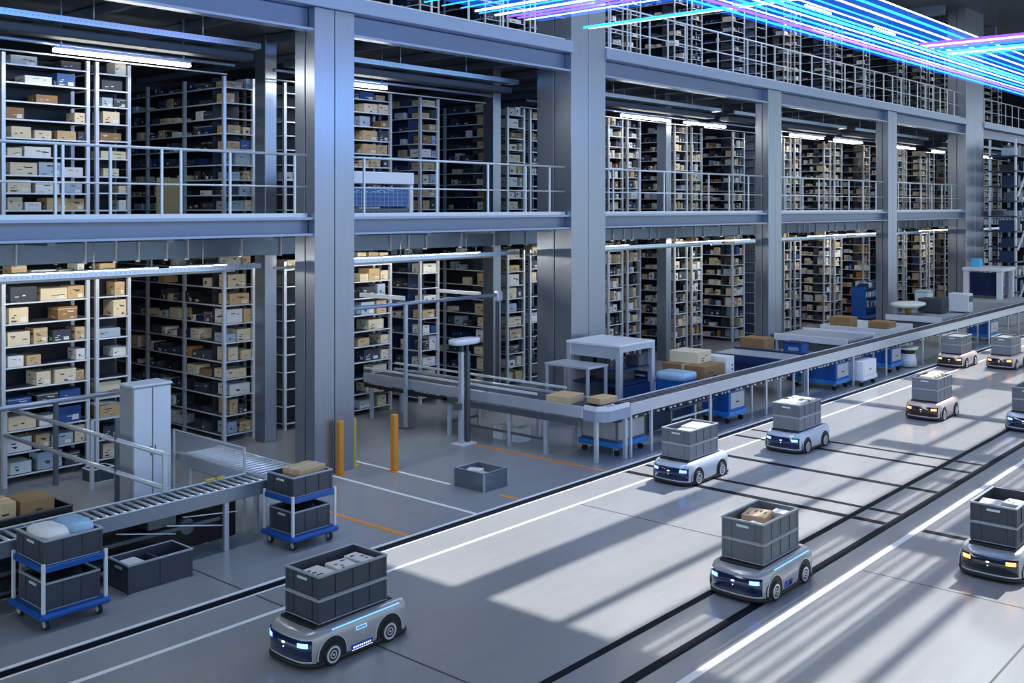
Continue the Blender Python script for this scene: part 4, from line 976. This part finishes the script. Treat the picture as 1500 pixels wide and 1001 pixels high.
# carts under the main conveyor
def cab_cart(x0, x1, y0, y1, h, label, body='blue', front='panelg', z0=.13):
    ox, oy = (x0 + x1) / 2, (y0 + y1) / 2; l, w = (x1 - x0) / 2, (y1 - y0) / 2
    t = thing('cabinet_cart', label, 'cart', (ox, oy, 0))
    obj('deck', MB().box(-l - .02, l + .02, -w - .02, w + .02, z0, z0 + .09, 0, .01), 'lblue' if body == 'blue' else 'lgrey', t)
    obj('cabinet', MB().box(-l, l, -w, w, z0 + .09, h, 0, .01), body, t)
    obj('front_panel', MB().box(-l + .05, l - .05, -w - .012, -w, z0 + .14, h - .04, 0, .004), front, t)
    m = MB().box(-.06, .06, -w - .016, -w - .012, h * .62, h * .66); obj('label_print', m, 'ink', t)
    for sx in (-1, 1):
        for sy in (-1, 1):
            c = obj('caster', MB().box(sx * (l - .05) - .02, sx * (l - .05) + .02, sy * (w - .06) - .02, sy * (w - .06) + .02, .08, z0), 'rim', t)
            obj('wheel', MB().cyl((sx * (l - .05) - .02, sy * (w - .06), .05), (sx * (l - .05) + .02, sy * (w - .06), .05), .05, 12), 'rubber', c)
    return t
t = thing('cabinet_cart', 'blue-based cart with grey panels under the conveyor corner', 'cart', (14.02, 10.0, 0))
obj('deck', MB().box(-.42, .42, -.40, .40, .13, .22, 0, .01), 'lblue', t)
obj('cabinet', MB().box(-.38, .38, -.36, .36, .22, .56, 0, .008), 'dsteel', t)
obj('front_panel', MB().box(-.36, .36, -.372, -.36, .26, .54).box(-.392, -.38, -.33, .33, .26, .54), 'panelg', t)
for sx in (-1, 1):
    for sy in (-1, 1):
        c = obj('caster', MB().box(sx * .34 - .02, sx * .34 + .02, sy * .32 - .02, sy * .32 + .02, .08, .13), 'rim', t)
        obj('wheel', MB().cyl((sx * .34 - .02, sy * .32, .05), (sx * .34 + .02, sy * .32, .05), .05, 12), 'rubber', c)
cab_cart(17.02, 17.62, 9.53, 10.1, .60, 'blue cabinet cart with a grey front under the main conveyor, second from its near end')
t = thing('work_bench', 'dark blue low bench behind the second blue cabinet cart', 'bench', (16.0, 9.95, 0))
obj('top', MB().box(-.75, .75, -.28, .28, .48, .53, 0, .006), 'dblue', t); obj('panel', MB().box(-.7, .7, .2, .24, .05, .48), 'dblue', t); obj('rail', MB().box(-.7, .7, -.26, -.23, .3, .33), 'lip', t)
for sx in (-.68, .68):
    for sy in (-.24, .24): obj('leg', MB().box(sx - .025, sx + .025, sy - .025, sy + .025, 0, .48), 'dsteel', t)
cab_cart(21.62, 22.3, 9.5, 10.5, .60, 'long blue cabinet cart under the main conveyor, before the white one')
cab_cart(22.5, 23.25, 9.26, 9.95, .56, 'white cabinet cart sticking out from under the main conveyor', 'lgrey', 'lgrey')
cab_cart(24.8, 25.45, 9.52, 10.2, .60, 'blue cabinet cart with a white front beside the round white robot')
t = thing('round_robot', 'small round white robot under the main conveyor', 'robot', (26.1, 9.62, 0))
obj('body', MB().cyl((0, 0, .03), (0, 0, .34), .24, 20, 0, .2), 'lgrey', t); obj('band', MB().cyl((0, 0, .34), (0, 0, .44), .19, 20), 'black', t); obj('dish', MB().cyl((0, 0, .44), (0, 0, .5), .24, 20, 0, .28), 'paper', t)
cab_cart(32.4, 33.2, 9.5, 10.1, .60, 'far blue cabinet cart with an orange-marked white label under the conveyor')

# ------------------------------------------------------------------ things on the middle gallery
t = thing('mesh_trolley', 'blue mesh trolley with a white top behind the gallery railing', 'trolley', (11.5, 13.3, 3.83))
obj('top', MB().box(-.95, .88, -.3, .3, .55, .75, 0, .01), 'lgrey', t); obj('mesh_side', MB().box(-.9, .75, -.26, .26, .17, .5, 0, .01), 'netb', t); obj('base', MB().box(-.9, .82, -.26, .26, .08, .14), 'dsteel', t)
m = MB(); r = random.Random(6)
for k in range(16): m.box(-.88 + .1 * k, -.872 + .1 * k, -.268, -.26, .17, .5)
for k in range(5): m.box(-.9, .75, -.268, -.26, .19 + .07 * k, .196 + .07 * k)
for k in range(24): x = r.uniform(-.85, .68); z = r.uniform(.4, .52); m.box(x, x + r.uniform(.02, .07), -.27, -.262, z, z + .018)
obj('mesh_grid', m, 'iceb', t)
for sx in (-.9, .84): obj('post', MB().box(sx - .04, sx + .04, -.28, .28, 0.0, .55, 0, .006), 'lgrey', t)
tag(obj('leaning_board', MB().box(-.22, .22, -.015, .015, 0, .62, 0, .004), 'board2', None, (8.75, 14.75, 3.831)), 'brown board standing on the middle gallery before the racks', 'board')
bpy.data.objects['leaning_board'].rotation_euler = (0, 0, .15)

# ------------------------------------------------------------------ neon light lines
LC = {'c': emis('neon_cyan', (.015, .32, 1), 2.2), 'w': emis('neon_white', (.55, .84, 1), 2.4), 'b': emis('neon_blue', (.02, .14, 1), 1.6), 'p': emis('neon_purple', (.30, .08, .95), 1.1), 't': emis('neon_teal', (.06, .70, .85), 1.6)}
def painted_glow_mat():  # see-through emissive sheet painting the blue glow between the tubes
    m, N, L, B = new_mat('painted_glow'); tr = N.new('ShaderNodeBsdfTransparent'); em = N.new('ShaderNodeEmission'); mx = N.new('ShaderNodeAddShader')
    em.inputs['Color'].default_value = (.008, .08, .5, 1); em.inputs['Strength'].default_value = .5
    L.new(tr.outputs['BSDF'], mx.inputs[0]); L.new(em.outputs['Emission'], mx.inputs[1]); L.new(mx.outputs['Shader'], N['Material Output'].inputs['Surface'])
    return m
M['film'] = painted_glow_mat()
NS = .625      # keeps the lines clear of the sunlit lane
def bundle(label, axis, lo, hi, tubes, NS=.625):
    """tubes: (offset, z, colour, radius, start, end)"""
    t = thing('neon_light_bundle', label, 'neon lights', (0, 0, 0), 'suspended neon line bundles')
    lo *= NS; hi *= NS; tubes = [(o_ * NS, H + (z_ - H) * NS, c_, r_ * NS * .8, a_ * NS, b_ * NS) for o_, z_, c_, r_, a_, b_ in tubes]; zz = tubes[0][1]
    for off, z, c, rad, a, b in tubes:
        p, q = ((a, off, z), (b, off, z)) if axis == 'x' else ((off, a, z), (off, b, z))
        obj('light_tube', MB().cyl(p, q, rad, 8), LC[c], t)
    a0 = max(x[4] for x in tubes); b0 = min(x[5] for x in tubes); z = tubes[0][1] - .03  # extent of the painted glow sheet
    if axis == 'x': obj('painted_glow', MB().box(a0, b0, lo, hi, z - .003, z), 'film', t)
    else: obj('painted_glow', MB().box(lo, hi, a0, b0, z - .003, z), 'film', t)
    m = MB()
    if axis == 'x':
        for x in (11, 16, 21): m.beam((x, lo, zz + .03), (x, hi, zz + .03), .01, .01).cyl((x, (lo + hi) / 2, zz), (x, (lo + hi) / 2, ZR), .003, 5)
    else: m.beam((lo, a0 + 1, zz + .03), (hi, a0 + 1, zz + .03), .01, .01).cyl(((lo + hi) / 2, a0 + 1, zz), ((lo + hi) / 2, a0 + 1, ZR), .003, 5)
    obj('hanger_wire', m, 'dark', t)
    return t
ta = [(8.47, 7.2, 'c', .022), (8.27, 7.2, 'p', .032), (8.12, 7.2, 'w', .016), (7.92, 7.2, 'c', .022), (7.72, 7.2, 'w', .02), (7.55, 7.2, 't', .03), (7.40, 7.2, 't', .02), (7.2, 7.2, 'w', .018), (7.0, 7.2, 'c', .018), (6.75, 7.2, 'w', .022), (6.5, 7.2, 'c', .028), (6.25, 7.2, 'w', .018)]
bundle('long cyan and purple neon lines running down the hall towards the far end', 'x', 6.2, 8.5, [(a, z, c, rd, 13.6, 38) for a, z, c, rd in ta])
tb = [(11.75, 'c', .016, 12.1), (12.15, 'c', .014, 12.1), (12.5, 'c', .014, 12.0), (12.85, 'w', .026, 12.0), (13.05, 'c', .014, 12.1), (13.35, 'w', .024, 12.0), (13.6, 'p', .022, 11.95), (13.82, 'p', .022, 11.9), (14.05, 'w', .014, 11.9), (15.35, 'c', .03, 11.6), (15.5, 'w', .016, 11.6)]
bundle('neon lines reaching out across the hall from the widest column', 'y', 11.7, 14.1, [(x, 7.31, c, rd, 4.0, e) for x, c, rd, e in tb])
tc = [(20.7, 'p', .03), (21.0, 'w', .022), (21.25, 'p', .03), (21.6, 'b', .03), (22.1, 't', .03), (22.4, 'w', .025), (22.75, 'c', .02)]
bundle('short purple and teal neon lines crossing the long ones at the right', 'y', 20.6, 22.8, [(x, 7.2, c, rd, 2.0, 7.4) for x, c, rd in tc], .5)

# ------------------------------------------------------------------ lights
W = bpy.data.worlds.new('sky'); SC.world = W; W.use_nodes = True
N = W.node_tree.nodes; L = W.node_tree.links; bg = N['Background']
bg.inputs['Color'].default_value = (.66, .79, .91, 1); bg.inputs['Strength'].default_value = 1.0
sl = bpy.data.lights.new('sun', 'SUN'); so = bpy.data.objects.new('sun', sl); COL.objects.link(so)
sl.energy = 4.9; sl.angle = math.radians(.5); sl.color = (1, .95, .87)
d = Vector((-math.cos(EL), 0, -math.sin(EL))); so.rotation_euler = d.to_track_quat('-Z', 'Y').to_euler(); so.location = (40, 5, 30)
for i, (x, y) in enumerate(((6, 8), (14, 8), (24, 8), (34, 8))):
    al = bpy.data.lights.new('roof_fill_light', 'AREA'); al.shape = 'RECTANGLE'; al.size = 7; al.size_y = 1.0; al.energy = 160; al.color = (.80, .88, 1)  # unseen fill lights added for general brightness in the hall
    ao = bpy.data.objects.new('roof_fill_light', al); COL.objects.link(ao); ao.location = (x, 10.2, ZR - .4)
    n += 1; struct('trim_%d' % n, MB().box(x - 3.55, x + 3.55, 9.65, 10.75, ZR - .36, ZR, 0, .02), 'duct', 'long roof housing added above an unseen fill light, %s from the near end' % ordw(i + 1))

for (x, y, z, e, c) in ((7.2, 6.6, 6.1, 110, (.06, .45, 1)), (12.8, 4.6, 6.1, 90, (.34, .28, 1)), (16, 4.6, 6.1, 90, (.10, .42, 1)), (22, 4.6, 6.1, 90, (.10, .42, 1))):
    al = bpy.data.lights.new('neon_glow', 'AREA'); al.shape = 'RECTANGLE'; al.size = 3.5; al.size_y = .25; al.energy = e; al.color = c
    ao = bpy.data.objects.new('neon_glow', al); COL.objects.link(ao); ao.location = (x, y, z); ao.rotation_euler = Vector((.25, 1, .08)).to_track_quat('-Z', 'Y').to_euler()
SC.view_settings.view_transform = 'Standard'; SC.view_settings.look = 'None'; SC.view_settings.gamma = 1; SC.view_settings.exposure = 0.36
SC.view_settings.use_curve_mapping = False
SC.cycles.max_bounces = 6; SC.cycles.diffuse_bounces = 3; SC.cycles.glossy_bounces = 3; SC.cycles.transparent_max_bounces = 12
SC.cycles.use_denoising = True; SC.cycles.sample_clamp_indirect = 4
